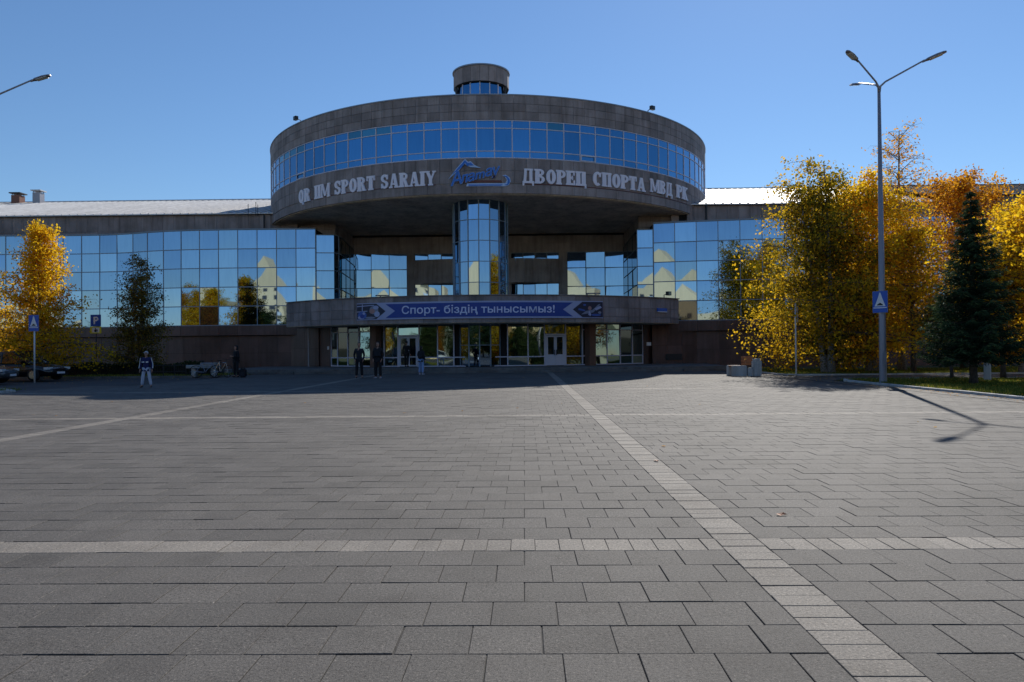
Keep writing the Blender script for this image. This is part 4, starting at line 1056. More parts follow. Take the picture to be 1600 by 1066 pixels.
bicycle((-17.35, 40.1, 0), R(10), R(8), 'banner_grey', 'bicycle leaning at the left end of the slab bench')
bicycle((-16.75, 40.5, 0), R(-25), R(-8), 'chrome', 'bicycle next to the black clad person with the bag')
b = empty('hedge', (-26, 44.5, 0)); tag(b, 'low clipped dark hedge along the left wing', 'hedge')

# ------------------------------------------------------------------ trees
def quads(name, C, U, Vv, hue, material, parent=None):
    """one mesh of small leaf quads: centres C, half axes U and Vv"""
    k = len(C); P_ = np.empty((k, 4, 3)); P_[:, 0] = C-U; P_[:, 1] = C-Vv*.9; P_[:, 2] = C+U; P_[:, 3] = C+Vv*.9
    me = bpy.data.meshes.new(name); me.vertices.add(k*4); me.vertices.foreach_set('co', P_.reshape(-1).astype(np.float32)); me.loops.add(k*4)
    me.loops.foreach_set('vertex_index', np.arange(k*4)); me.polygons.add(k); me.polygons.foreach_set('loop_start', np.arange(k)*4)
    at = me.attributes.new('hue', 'FLOAT', 'POINT'); at.data.foreach_set('value', np.repeat(np.clip(hue, 0, 1), 4).astype(np.float32))
    me.update(); me.materials.append(M[material]); o = bpy.data.objects.new(name, me); return link(o, parent)
def rand_dirs(r, k): v = r.normal(size=(k, 3)); return v/np.linalg.norm(v, axis=1)[:, None]
def leaves_at(r, pts, n_each, spread, size, droop=.0):
    C = np.repeat(pts, n_each, 0)+r.normal(size=(len(pts)*n_each, 3))*spread; k = len(C)
    if droop: C[:, 2] -= np.abs(r.normal(size=k))*droop
    U = rand_dirs(r, k); U[:, 2] -= .4; U /= np.linalg.norm(U, axis=1)[:, None]; W_ = rand_dirs(r, k); Vv = np.cross(U, W_); Vv /= np.linalg.norm(Vv, axis=1)[:, None]
    s = r.uniform(.6, 1.25, k)[:, None]*size; return C, U*s*.62, Vv*s*.42
def tree(name, loc, H, z0, rad, n_leaf, size, leaf, seed, label, bark_m='birch_bark', group=None, cat='tree', prof=None, droop=.35, stems=1, twiggy=0, base_white=False, hue_fn=None, gaps=.3):
    r = np.random.default_rng(seed); rr = random.Random(seed)
    root = empty(name, (0, 0, 0)); tag(root, label, cat, group)
    prof = prof or (lambda t: (sin(PI*min(1, (t*.93+.07))**.8))**.7)
    tips = []
    trunk = MB(); limbs = MB(); twigs = MB()
    for s_ in range(stems):
        ox, oy = (rr.uniform(-.25, .25), rr.uniform(-.25, .25)) if stems > 1 else (0, 0); Hs = H*(1 if s_ == 0 else rr.uniform(.75, .95)); lx_, ly_ = (ox*3.5, oy*3.5)
        path = []; n = 9; wx, wy = rr.uniform(-.3, .3), rr.uniform(-.3, .3)
        for i in range(n+1): t = i/n; path.append(Vector((ox+lx_*t+wx*sin(t*4+s_)*.6*t, oy+ly_*t+wy*sin(t*3.3)*.6*t, Hs*.97*t-.05)))
        r0 = .013*H+.03; rads = [r0*(1-.93*(i/n)**.85)+.006 for i in range(n+1)]; rads[0] *= 1.25
        trunk.tube(path, rads, 8)
        nb_ = int(40/stems+10)
        for b_ in range(nb_):
            t = z0/H+(.97-z0/H)*min(1, (b_+rr.uniform(-.4, 1.2))/nb_); t = max(t, z0/H*.8); k = t*n; i = min(n-1, int(k)); p = path[i].lerp(path[i+1], k-i); az = b_*2.4+rr.uniform(-.4, .4)
            tt = (t*H-z0)/(H-z0); L = rad*prof(max(0, min(1, tt)))*rr.uniform(.6, 1.12)
            if L < .25: L = .25
            up = rr.uniform(.3, .7)+.5*tt; d = Vector((cos(az), sin(az), up)).normalized(); q = [p]; m_ = 5
            for j in range(1, m_+1): dd = d.copy(); dd.z -= droop*(j/m_)*1.6*(L/2.2 if L < 2.2 else 1); dd.normalize(); q.append(q[-1]+(dd+Vector((rr.uniform(-.18, .18), rr.uniform(-.18, .18), rr.uniform(-.1, .1))))*L/m_)
            rb_ = rads[i]*.45; limbs.tube(q, [max(.006, rb_*(1-j/(m_+.5))) for j in range(m_+1)], 5)
            for j in range(1, m_+1):
                nt_ = 3 if L > 1 else 2
                for _ in range(nt_):
                    a2 = rr.uniform(0, 2*PI); l2 = L*rr.uniform(.16, .4)+.15; e = q[j]+Vector((cos(a2)*l2, sin(a2)*l2, rr.uniform(-.2, .45)*l2-droop*.35*l2)); e2 = e+Vector((cos(a2)*l2*.3, sin(a2)*l2*.3, -droop*l2*.9))
                    twigs.tube([q[j], e, e2], [.01, .006, .003], 3)
                    for u in (.35, .7, 1.): tips.append(q[j].lerp(e, u))
                    tips.append(e.lerp(e2, .5)); tips.append(e2)
    trunk.build('trunk', bark_m, root, True)
    if base_white: MB().tube([(0, 0, 0), (0, 0, .9)], [(.013*H+.03)*1.32+.006, (.013*H+.03)*1.16], 10).build('whitewash_band', 'whitewash', root)
    limbs.build('limbs', bark_m if bark_m != 'birch_bark' else 'bark', root, True); twigs.build('twigs', 'twig', root)['kind'] = 'stuff'
    T_ = np.array([tuple(t) for t in tips]); 
    keep = r.uniform(size=len(T_)) > gaps*.6; T_ = T_[keep]
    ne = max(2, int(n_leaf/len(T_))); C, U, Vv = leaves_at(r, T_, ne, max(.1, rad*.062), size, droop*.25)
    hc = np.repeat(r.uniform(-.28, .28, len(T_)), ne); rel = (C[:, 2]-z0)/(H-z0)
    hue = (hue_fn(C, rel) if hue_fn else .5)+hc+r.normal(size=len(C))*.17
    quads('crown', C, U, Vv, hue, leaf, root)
    root.location = loc; root.rotation_euler.z = rr.uniform(0, 6.28)
    return root
def recopy(o, loc, rz, label=None, s=1.0, group=None, dead=None):
    c = copy_tree(o); c.location = loc; c.rotation_euler.z = rz; c.scale = (s, s, s)
    if label: c['label'] = label
    if group: c['group'] = group
    return c
G1 = 'autumn trees right of the plaza'
tA = tree('birch_tree', (15.6, 37.8, 0), 11.2, .9, 3.9, 34000, .13, 'leaf_olive', 11, 'large olive green birch with a yellow skirt, nearest the white bench', group=G1, stems=3, droop=.45,
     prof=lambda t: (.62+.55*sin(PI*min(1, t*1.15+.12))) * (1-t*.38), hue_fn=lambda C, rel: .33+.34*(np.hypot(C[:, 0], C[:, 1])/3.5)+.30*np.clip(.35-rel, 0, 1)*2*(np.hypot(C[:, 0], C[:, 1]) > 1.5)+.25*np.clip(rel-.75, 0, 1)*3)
tA.rotation_euler.z = .4
tB = tree('birch_tree', (18.4, 39.3, 0), 10.9, 1.2, 3.3, 30000, .13, 'leaf_yellow', 12, 'bright yellow birch just right of the street lamp', group=G1, stems=2, base_white=False, gaps=.4, hue_fn=lambda C, rel: .66+.15*(rel-.5))
tC = tree('birch_tree', (21.0, 41.5, 0), 13.9, 2.2, 2.5, 5200, .115, 'leaf_orange', 13, 'tall thin birch with a sparse, nearly bare top rising above the others', group=G1, gaps=.75, hue_fn=lambda C, rel: .85-.1*rel, prof=lambda t: .95-.5*t)
tD = tree('maple_tree', (25.0, 42.5, 0), 11.3, 1.6, 3.8, 20000, .14, 'leaf_orange', 14, 'broad orange tree behind the dark spruce', bark_m='bark', group=G1, gaps=.4, droop=.1, hue_fn=lambda C, rel: .55)
tE = tree('maple_tree', (19.6, 34.4+3.2, 0), 7.6, 1.8, 2.4, 7500, .15, 'leaf_yellow', 15, 'smaller yellow tree with bare lower twigs left of the spruce', bark_m='bark', group=G1, gaps=.5, droop=.15, hue_fn=lambda C, rel: .55)
tF = tree('maple_tree', (20.3, 29.3, 0), 6.9, 1.7, 2.7, 11000, .14, 'leaf_yellow', 16, 'golden tree cut by the right edge of the picture', bark_m='bark', group=G1, gaps=.5, droop=.15, hue_fn=lambda C, rel: .6, base_white=True)
tG = recopy(tD, (30.5, 41, 0), 2.1, 'orange tree farthest right along the wing', .92)
tH = recopy(tB, (24.5, 36.8, 0), 3.3, 'yellow birch between the spruce and the right edge', .82)
# thin saplings / whitewashed trunks in the near lawn
for i, (x, y, h, w, lb) in enumerate(((17.35, 30.35, 2.6, 0, 'slim dark young tree left of the spruce trunk'), (17.95, 29.0, 4.6, 1, 'small tree with a whitewashed trunk just right of the spruce'), (19.2, 30.0, 4.8, 0, 'slim brown young tree right of the whitewashed trunk'))):
    tree('young_tree', (x, y, 0), h+.8, h*.55, 1.3, 1600, .12, 'leaf_brown' if i != 1 else 'leaf_yellow', 30+i, lb, bark_m='bark', group='young trees by the spruce', gaps=.5, base_white=bool(w), droop=.15)
# spruce
def spruce(loc, H, rad, seed, label):
    r = np.random.default_rng(seed); rr = random.Random(seed); root = empty('spruce_tree'); tag(root, label, 'tree')
    MB().tube([(0, 0, -.05), (0, 0, .3), (.03, .02, H*.5), (0, 0, H)], [.17, .13, .08, .01], 9).build('trunk', 'bark', root, True)
    L_ = MB(); C = []; U = []; Vv = []; hue = []
    z = 1.15
    while z < H-.1:
        t = (z-1.15)/(H-1.15); nb_ = int(11-6*t); rz = rad*(1-t)**.85+.08
        for b_ in range(nb_):
            az = 2*PI*b_/nb_+rr.uniform(-.3, .3); L = rz*rr.uniform(.72, 1.1); p0 = Vector((0, 0, z+rr.uniform(-.08, .08))); d = Vector((cos(az), sin(az), 0))
            q = [p0, p0+d*L*.5+Vector((0, 0, -.10*L)), p0+d*L+Vector((0, 0, -.06*L+.04))]; L_.tube(q, [.018, .012, .004], 4)
            k = int(90*L+12); u = r.uniform(.08, 1, k); side = r.choice([-1, 1], k); sp = r.uniform(.0, .34, k)*L*(1.1-u*.75)
            base = np.array(p0)[None]+np.outer(u*L, np.array(d)); base[:, 2] += -.18*L*u*(1-u)*2-.05*L*u; per = np.array([-sin(az), cos(az), 0])
            c = base+per[None]*(side*sp)[:, None]; c[:, 2] += -sp*.35+r.normal(size=k)*.035
            dr = per[None]*side[:, None]*.8+np.array(d)[None]*.6+r.normal(size=(k, 3))*.3; dr[:, 2] -= .35; dr /= np.linalg.norm(dr, axis=1)[:, None]
            v = np.cross(dr, rand_dirs(r, k)); v /= np.linalg.norm(v, axis=1)[:, None]
            C.append(c); U.append(dr*r.uniform(.06, .12, k)[:, None]); Vv.append(v*.022); hue.append(r.uniform(.1, .6, k)+.4*(u > .85))
        z += rr.uniform(.16, .23)
    L_.build('limbs', 'bark', root); quads('crown', np.concatenate(C), np.concatenate(U), np.concatenate(Vv), np.concatenate(hue), 'needle', root)
    root.location = loc; return root
spruce((15.85, 26.4, 0), 6.9, 1.9, 5, 'dark green spruce standing in front of the orange trees')
# left trees
G2 = 'trees in front of the left wing'
l1 = tree('birch_tree', (-26.4, 39.9, 0), 8.7, .6, 2.6, 22000, .12, 'leaf_yellow', 25, 'golden birch with a pointed top behind the black car', group=G2, stems=1, droop=.38, gaps=.3, prof=lambda t: 1.1-.88*t, hue_fn=lambda C, rel: .40+.3*rel)
l2 = recopy(l1, (-30.6, 41.0, 0), 2.5, 'golden birch cut by the left edge of the picture', .85)
l3 = tree('alder_tree', (-23.7, 45.2, 0), 7.6, .4, 1.8, 17000, .10, 'leaf_brown', 27, 'slim dark brown tree between the parking sign and the wing', group=G2, bark_m='birch_bark', droop=.3, stems=2, prof=lambda t: 1-.55*t, gaps=.2)
l6 = recopy(l1, (-36.5, 36.5, 0), 4.1, 'golden birch outside the left edge, mirrored in the left wing', .95)
# hedge
r_ = np.random.default_rng(3); k = 14000; C = np.stack([r_.uniform(-40, -18.6, k), r_.uniform(44.1, 44.9, k), np.sqrt(r_.uniform(0, 1, k))*.72+.03], 1); C += r_.normal(size=C.shape)*.03
C[:, 2] *= 1+.12*np.sin(C[:, 0]*2.1)
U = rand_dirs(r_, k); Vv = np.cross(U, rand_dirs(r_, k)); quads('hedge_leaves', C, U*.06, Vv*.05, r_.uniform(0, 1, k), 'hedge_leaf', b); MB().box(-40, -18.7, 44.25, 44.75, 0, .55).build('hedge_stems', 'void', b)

# trees and houses behind the viewer, seen in the mirrored glass
G3 = 'trees behind the viewer, mirrored in the glass'
BELT = [(x, -36-6*((i*5) % 3), 'g' if (i*3) % 5 else 'o') for i, x in enumerate(range(-125, 126, 9))]+[(x+2*((i*7) % 3), -13.5-2*((i*5) % 3), 'g') for i, x in enumerate(range(-62, 50, 4))]
g1 = tree('lime_tree', (-22, -16, 0), 8.5, .7, 3.6, 16000, .22, 'leaf_green', 41, 'green tree behind the viewer, seen only as a reflection in the glass', bark_m='bark', group=G3, droop=.1, gaps=.2)
spots = [(-14, -19, 'g'), (-8, -15, 'g'), (-2.5, -22, 'o'), (4, -16, 'g'), (9, -22, 'y'), (15, -17, 'g'), (22, -19, 'y'), (-30, -14, 'o'), (-38, -18, 'g'), (30, -18, 'g'), (-18, -27, 'y'), (1, -29, 'g'), (12, -28, 'g'), (-11, -27, 'g'), (-5, -26, 'g'), (7, -27, 'g'), (18, -26, 'g'), (-25, -25, 'g'), (-46, -14, 'g'), (-55, -20, 'g'), (-64, -16, 'y'), (-73, -22, 'g'), (-83, -16, 'g'), (38, -20, 'g'), (46, -16, 'g'), (55, -20, 'g'), (64, -18, 'o'), (74, -20, 'g'), (84, -18, 'g')]+BELT
src = {'g': g1, 'o': tD, 'y': tB}
for i, (x, y, c) in enumerate(spots): recopy(src[c], (x, y, -.1), i*1.7, {'g': 'green', 'o': 'orange', 'y': 'yellow'}[c]+' tree behind the viewer, seen only as a reflection in the glass', {'g': .8, 'o': .62, 'y': .62}[c]*(1+.12*((i*7) % 5-2)/2), G3)
recopy(tB, (-36, 28, 0), 1.1, 'yellow birch outside the left edge, mirrored in the left wing', .8)
recopy(tD, (-41, 33, 0), 2.7, 'orange tree outside the left edge', .75)
recopy(tB, (26.5, 27, 0), 5.1, 'yellow birch outside the right edge, mirrored in the right wing', .9)
def block(x, y, w, d, h, gable, label, seed):
    rr = random.Random(seed); o = empty('apartment_block', (x, y, 0)); tag(o, label, 'building', 'cream apartment blocks behind the viewer')
    MB().box(x-w/2, x+w/2, y-d/2, y+d/2, -.2, h).build('wall', 'flat_cream', o)
    g = MB(); n = len(gable)
    for gx, gw, gh in gable:
        x0 = x-w/2+gx*w
        g.v += []; k = len(g.v)
        g.v += [(x0-gw/2, y+d/2, h), (x0+gw/2, y+d/2, h), (x0, y+d/2, h+gh), (x0-gw/2, y-d/2, h), (x0+gw/2, y-d/2, h), (x0, y-d/2, h+gh)]
        g.f += [(k, k+1, k+2), (k+3, k+5, k+4), (k, k+2, k+5, k+3), (k+1, k+4, k+5, k+2), (k, k+3, k+4, k+1)]
    g.build('gable', 'flat_cream', o)
    wn = MB(); bl = MB(); fl_ = int(h/3.0); nc = int(w/3.2)
    for i in range(nc):
        for k in range(fl_):
            cx_ = x-w/2+(i+.5)*w/nc; cz = 1.5+k*3.0
            wn.box(cx_-.65, cx_+.65, y+d/2+.01, y+d/2+.06, cz-.6, cz+.8)
            if i % 3 == 1 and k: bl.box(cx_-1.2, cx_+1.2, y+d/2+.02, y+d/2+1.1, cz-1.1, cz-.1)
    wn.build('windows', 'flat_window', o)['kind'] = 'stuff'; bl.build('balconies', 'flat_white', o)['kind'] = 'stuff'
block(-76, -113, 17, 14, 19.5, [(.5, 14, 10)], 'cream block with one steep pointed gable', 1)
block(-41, -113, 30, 14, 20.5, [(.25, 11, 4.5), (.7, 13, 6)], 'long cream block with two gables', 2)
block(-7, -116, 34, 14, 16.5, [(.2, 8, 4), (.8, 8, 4)], 'lower cream block with two small gables', 3)
block(27, -113, 28, 14, 20, [(.3, 12, 6.5), (.75, 9, 3)], 'cream block with a tall and a small gable', 4)
block(60, -113, 22, 14, 18, [(.85, 10, 7)], 'cream block with a gable at its right end', 5)
block(92, -118, 26, 14, 19, [(.3, 12, 6), (.8, 9, 4)], 'cream block farthest right behind the viewer', 6)
block(-122, -118, 40, 14, 15, [(.5, 12, 6)], 'cream block farthest left behind the viewer', 7)

# ------------------------------------------------------------------ cars
def car(loc, rz, mname, label, H=1.45, L=4.6, Wd=1.78, hatch=False, cat='car'):
    o = empty('parked_car'); tag(o, label, cat)
    st_ = []   # x, half width, z bottom, z belt
    xs = [-L/2, -L/2+.12, -L/2+.5, -L/2+1.0, -.6, .2, .95, L/2-.85, L/2-.35, L/2-.08, L/2]
    belt = [.72, .86, .93, .95, .93, .91, .90, .84, .76, .66, .55]; bot = [.38, .28, .22, .2, .19, .19, .19, .2, .22, .26, .34]; wd = [.70, .82, .87, .89, .89, .89, .89, .88, .84, .74, .62]
    if hatch: belt[:4] = [.8, .92, .97, .97]
    m_ = MB(); n = 9
    for x, zb, z0, w in zip(xs, belt, bot, wd):
        w = w*Wd/1.78
        for y, z in ((-w*.82, z0), (-w*.98, z0+.1), (-w, (z0+zb)/2), (-w*.96, zb-.1), (-w*.86, zb), (0, zb+.03), (w*.86, zb), (w*.96, zb-.1), (w, (z0+zb)/2), (w*.98, z0+.1), (w*.82, z0)): m_.v.append((x, y, z))
    q = 11
    for i in range(len(xs)-1):
        for j in range(q): a_, b_ = i*q+j, i*q+(j+1) % q; m_.f.append((a_, a_+q, b_+q, b_))
    m_.f += [tuple(range(q)), tuple((len(xs)-1)*q+q-1-i for i in range(q))]
    body = m_.build('body', mname, o, True)
    md = body.modifiers.new('sub', 'SUBSURF'); md.levels = 1; md.render_levels = 1
    # cabin
    if hatch: cx_ = [(-L/2+.18, .92), (-L/2+.5, H-.05), (.15, H), (1.05, .90)]
    else: cx_ = [(-L/2+.75, .93), (-L/2+1.45, H-.04), (.25, H), (1.15, .89)]
    ws = [Wd*.43, Wd*.36, Wd*.36, Wd*.43]; g = MB()
    for (x, z), w in zip(cx_, ws): g.v += [(x, -w, z), (x, w, z)]
    g.f = [(0, 1, 3, 2), (4, 5, 7, 6), (0, 2, 4, 6), (1, 7, 5, 3), (0, 6, 7, 1)]
    g.build('cabin_glass', 'car_glass', o)
    rf = MB().quadbox([(cx_[1][0]-.05, -ws[1]-.01, H-.09), (cx_[2][0]+.05, -ws[1]-.01, H-.045), (cx_[2][0]+.05, ws[1]+.01, H-.045), (cx_[1][0]-.05, ws[1]+.01, H-.09), (cx_[1][0], -ws[1]+.05, H-.01), (cx_[2][0], -ws[1]+.05, H+.035), (cx_[2][0], ws[1]-.05, H+.035), (cx_[1][0], ws[1]-.05, H-.01)])
    rf = rf.build('roof', mname, o); bevel(rf, .02, 2)
    pil = MB()
    for s_ in (-1, 1):
        for (xa, za), (xb, zb), wa, wb in (((cx_[0][0], .92), (cx_[1][0], H-.06), ws[0], ws[1]), ((-.35, .92), (-.38, H-.03), ws[0], ws[1]), ((cx_[3][0], .9), (cx_[2][0], H-.02), ws[3], ws[2])): pil.bar((xa, s_*(wa+.005), za), (xb, s_*(wb+.005), zb), .035, 5)
    pil.build('roof_pillars', mname, o)
    for x in (-L/2+.88, L/2-.88):
        for s_ in (-1, 1):
            y = s_*(Wd/2-.10)
            MB().bar((x, y-.1, .33), (x, y+.105*1, .33), .385, 20).build('wheel_arch', 'void', o) if False else None
            w_ = MB().lathe([(.0, -.1), (.28, -.1), (.325, -.07), (.33, 0), (.325, .07), (.28, .1), (.0, .1)], n=22)
            w_.v = [(x+vx, y+vz, .33+vy) for vx, vy, vz in w_.v]; w_ = w_.build('wheel', 'rubber', o, True)
            rm = MB().bar((x, y+s_*.085, .33), (x, y+s_*.108, .33), .2, 12).build('rim', 'chrome', w_)
        for s_ in (-1, 1): pass
    for s_ in (-1, 1):
        MB().box(L/2-.34, L/2-.10, s_*.62-.17, s_*.62+.17, .58, .70).build('headlight', 'lamp_lens', o)
        MB().box(-L/2-.005, -L/2+.16, s_*.62-.15, s_*.62+.15, .68, .82).build('tail_light', 'lamp_red', o)
        MB().box(.72, .92, s_*(Wd/2+.02)-.09, s_*(Wd/2+.02)+.09, .93, 1.05).build('mirror', mname, o)
        for x in (-.1, -1.15): MB().box(x-.1, x+.08, s_*(Wd/2)-.015, s_*(Wd/2)+.015, .76, .79).build('door_handle', 'chrome', o)
    MB().box(L/2-.05, L/2+.02, -.26, .26, .36, .46).build('number_plate', 'sign_white', o)
    o.location = loc; o.rotation_euler.z = rz; return o
car((-26.3, 38.1, 0), R(-6), 'car_black', 'black sedan parked at the left under the golden birch', 1.5, 4.75)
car((-26.0, 33.9, 0), R(10), 'car_silver', 'dark grey hatchback at the left edge, nearer than the black sedan', 1.5, 4.2, hatch=True)
car((-19.5, 12.0, -.05), R(80), 'car_white', 'white hatchback left of the plaza, mirrored in the entrance glass', 1.6, 4.4, hatch=True)
for i, (x, mn, lb) in enumerate(((-12, 'car_white', 'white car across the road behind the viewer'), (-4, 'car_silver', 'grey car across the road behind the viewer'), (8, 'car_black', 'black car across the road behind the viewer'), (14, 'car_white', 'second white car across the road behind the viewer'))): car((x, -10.5, -.05), R(3*i), mn, lb)

# ------------------------------------------------------------------ people
def skin_mesh(name, verts, edges, rad, root_i, material, sub=1):
    me = bpy.data.meshes.new(name); bm = bmesh.new(); lay_ = bm.verts.layers.skin.verify(); vs = [bm.verts.new(v) for v in verts]
    for a_, b_ in edges: bm.edges.new((vs[a_], vs[b_]))
    for i, v in enumerate(vs): rr = rad[i]; v[lay_].radius = rr if isinstance(rr, tuple) else (rr, rr); v[lay_].use_root = (i == root_i)
    bm.to_mesh(me); bm.free(); o = bpy.data.objects.new(name, me); COL.objects.link(o)
    o.modifiers.new('s', 'SKIN').use_smooth_shade = True; md = o.modifiers.new('u', 'SUBSURF'); md.levels = sub; md.render_levels = sub
    dg = bpy.context.evaluated_depsgraph_get(); dg.update(); m2 = bpy.data.meshes.new_from_object(o.evaluated_get(dg)); bpy.data.objects.remove(o)
    m2.materials.clear(); m2.materials.append(M[material]); m2.polygons.foreach_set('use_smooth', [True]*len(m2.polygons)); m2.name = name
    return m2
def person(loc, rz, H, label, top, bottom, shoe, hair='hair', skin='skin', cap=None, hood=False, stance=.1, arms='down', pockets=False, long_hair=False, stripe=False, step=0.0, group=None, loose=1.0):
    k = H/1.75; root = empty('person'); tag(root, label, 'person', group)
    def S(v): return (v[0]*k, v[1]*k, v[2]*k)
    # joints; the figure faces -Y
    J = {'pel': (0, 0, .95), 'wai': (0, -.01, 1.10), 'che': (0, -.005, 1.30), 'nb': (0, .0, 1.46), 'nt': (0, -.012, 1.54)}
    for s_, n_ in ((1, 'l'), (-1, 'r')):
        J['hip'+n_] = (s_*.095, 0, .90); J['kn'+n_] = (s_*(.095+stance*.5), -.02-step*s_*.5, .49); J['an'+n_] = (s_*(.09+stance), .02-step*s_, .09); J['to'+n_] = (s_*(.11+stance*1.15), -.15-step*s_, .035)
        J['sh'+n_] = (s_*.175, .0, 1.42)
        if arms == 'pockets' or pockets: J['el'+n_] = (s_*.245, .06, 1.14); J['wr'+n_] = (s_*.205, -.08, .93)
        elif arms == 'phone' and s_ == 1 or arms == 'both': J['el'+n_] = (s_*.25, .02, 1.15); J['wr'+n_] = (s_*.09, -.24, 1.18)
        else: J['el'+n_] = (s_*.24, .03, 1.13); J['wr'+n_] = (s_*.27, -.04, .88)
    for q in J: J[q] = Vector(S(J[q]))
    def grow(name, seq, radii, edges, mname, root_i=0, sub=1): return inst(name, skin_mesh(name, [J[q] if isinstance(q, str) else q for q in seq], edges, [(a_*k, b_*k) for a_, b_ in radii], root_i, mname, sub), root, (0, 0, 0))
    # body: one continuous skinned figure with hands and fingers
    seq = ['pel', 'wai', 'che', 'nb', 'nt']; rad = [(.13, .095), (.115, .085), (.135, .095), (.065, .06), (.052, .055)]; ed = [(0, 1), (1, 2), (2, 3), (3, 4)]
    for n_ in 'lr':
        i = len(seq); seq += ['hip'+n_, 'kn'+n_, 'an'+n_, 'to'+n_]; rad += [(.082, .085), (.05, .055), (.036, .042), (.035, .025)]; ed += [(0, i), (i, i+1), (i+1, i+2), (i+2, i+3)]
        i = len(seq); seq += ['sh'+n_, 'el'+n_, 'wr'+n_]; rad += [(.055, .055), (.038, .038), (.026, .022)]; ed += [(2, i), (i, i+1), (i+1, i+2)]
        w_ = J['wr'+n_]; d = (w_-J['el'+n_]).normalized(); side = Vector((1, 0, 0)) if abs(d.x) < .8 else Vector((0, 0, 1)); fw = d.cross(side).normalized(); palm = w_+d*.075*k; i2 = len(seq); seq.append(palm); rad.append((.036, .016)); ed.append((i+2, i2))
        for q in range(4):
            off = fw*((q-1.5)*.019*k); ln = (.062, .072, .068, .052)[q]*k; m1 = palm+off+d*.02*k; m2 = m1+d*ln*.6+side*(-.006*k); m3 = m2+d*ln*.4+side*(-.014*k)*(1 if n_ == 'l' else -1)
            j = len(seq); seq += [m1, m2, m3]; rad += [(.009, .009), (.008, .008), (.006, .006)]; ed += [(i2, j), (j, j+1), (j+1, j+2)]
        t0 = w_+d*.03*k-fw*.03*k; j = len(seq); seq += [t0, t0+d*.035*k-fw*.018*k]; rad += [(.011, .011), (.008, .008)]; ed += [(i+2, j), (j, j+1)]
    grow('body', seq, rad, ed, skin)
    # head
    hz = 1.645; m_ = MB(); rings = [(-.125, .03, .045), (-.10, .055, .062), (-.06, .066, .078), (-.01, .073, .092), (.04, .076, .098), (.08, .066, .086), (.108, .04, .055), (.118, .005, .005)]
    nn = 14
    for z, rx, ry in rings:
        for i in range(nn):
            a_ = 2*PI*i/nn; y = -cos(a_)*ry; x = sin(a_)*rx
            if i == 0: y -= {-.06: .012, -.01: .026, .04: .002}.get(z, .0)      # nose and lips
            if i in (1, nn-1) and z == .04: y += .008                             # eye sockets
            m_.v.append(S((x, y-.012+(.0 if z > -.1 else -.012), hz+z)))
    for i in range(len(rings)-1):
        for j in range(nn): a_, b_ = i*nn+j, i*nn+(j+1) % nn; m_.f.append((a_, b_, b_+nn, a_+nn))
    m_.f.append(tuple(nn-1-i for i in range(nn))); head = m_.build('head', skin, root, True)
    for s_ in (-1, 1):
        MB().lathe([(.0, -.009), (.009, 0), (.0, .009)], n=8).build('eye', 'black', head, True, S((s_*.03, -.098, hz+.018)))
        MB().box(-.006*k, .006*k, -.018*k, .018*k, -.03*k, .03*k).build('ear', skin, head, False, S((s_*.077, .005, hz)))
    MB().box(-.022*k, .022*k, -.004, .004, -.004, .004).build('mouth', 'banner_skin', head, False, S((0, -.098, hz-.062)))
    if hood or cap:
        pass
    hm = MB(); rings2 = [(.0, .084, .104), (.05, .088, .110), (.095, .074, .094), (.122, .045, .058), (.132, .004, .004)] if not hood else [(-.13, .088, .10), (-.05, .098, .118), (.03, .102, .124), (.09, .084, .104), (.128, .05, .064), (.142, .004, .004)]
    if long_hair: rings2 = [(-.25, .07, .05), (-.12, .085, .09)]+rings2
    for z, rx, ry in rings2:
        for i in range(nn):
            a_ = 2*PI*i/nn; y = -cos(a_)*ry; front = cos(a_) > .45 and (z < .06 or hood and z < .05)
            y2 = (.03 if front else 0); x = sin(a_)*rx*(.95 if front else 1)
            hm.v.append(S((x, (max(y, -.03) if front else y)+.004, hz+z)))
    for i in range(len(rings2)-1):
        for j in range(nn): a_, b_ = i*nn+j, i*nn+(j+1) % nn; hm.f.append((a_, b_, b_+nn, a_+nn))
    hm.build('hood' if hood else ('cap' if cap else 'hair'), top if hood else (cap or hair), root, True)
    if cap:
        br = MB(); br.ring(0, -.02*k, .02*k, .135*k, (hz+.045)*k, (hz+.058)*k, -55, 55, 12); br.build('cap_peak', cap, root)
    # clothes
    seq = ['pel', 'wai', 'che', 'nb']; rad = [(.155*loose, .12*loose), (.15*loose, .115*loose), (.165*loose, .12*loose), (.075, .07)]; ed = [(0, 1), (1, 2), (2, 3)]
    for n_ in 'lr':
        i = len(seq); e_ = J['wr'+n_]+(J['el'+n_]-J['wr'+n_])*.04; seq += ['sh'+n_, 'el'+n_, e_]; rad += [(.075, .075), (.058, .058), (.042, .042)]; ed += [(2, i), (i, i+1), (i+1, i+2)]
    seq.append(J['pel']+Vector((0, 0, -.09*k))); rad.append((.15*loose, .115*loose)); ed.append((0, len(seq)-1))
    jk = grow('jacket', seq, rad, ed, top)
    if stripe:
        st_ = MB()
        for n_, s_ in (('l', 1), ('r', -1)): MB().tube([J['sh'+n_]+Vector((s_*.06, -.05, .02)), J['el'+n_]+Vector((s_*.055, -.035, 0)), J['wr'+n_]+Vector((s_*.04, -.02, .05))], [.014, .014, .012], 5).build('sleeve_stripe', 'sign_white', jk)
        MB().box(-.12, -.03, -.155, -.12, 1.22*k, 1.27*k).box(.03, .12, -.155, -.12, 1.22*k, 1.27*k).build('chest_mark', 'sign_white', jk)
    seq = ['pel']; rad = [(.14, .108)]; ed = []
    for n_ in 'lr':
        i = len(seq); seq += ['hip'+n_, 'kn'+n_, J['an'+n_]+Vector((0, 0, .02))]; rad += [(.098, .1), (.075*loose, .08*loose), (.06*loose, .068*loose)]; ed += [(0, i), (i, i+1), (i+1, i+2)]
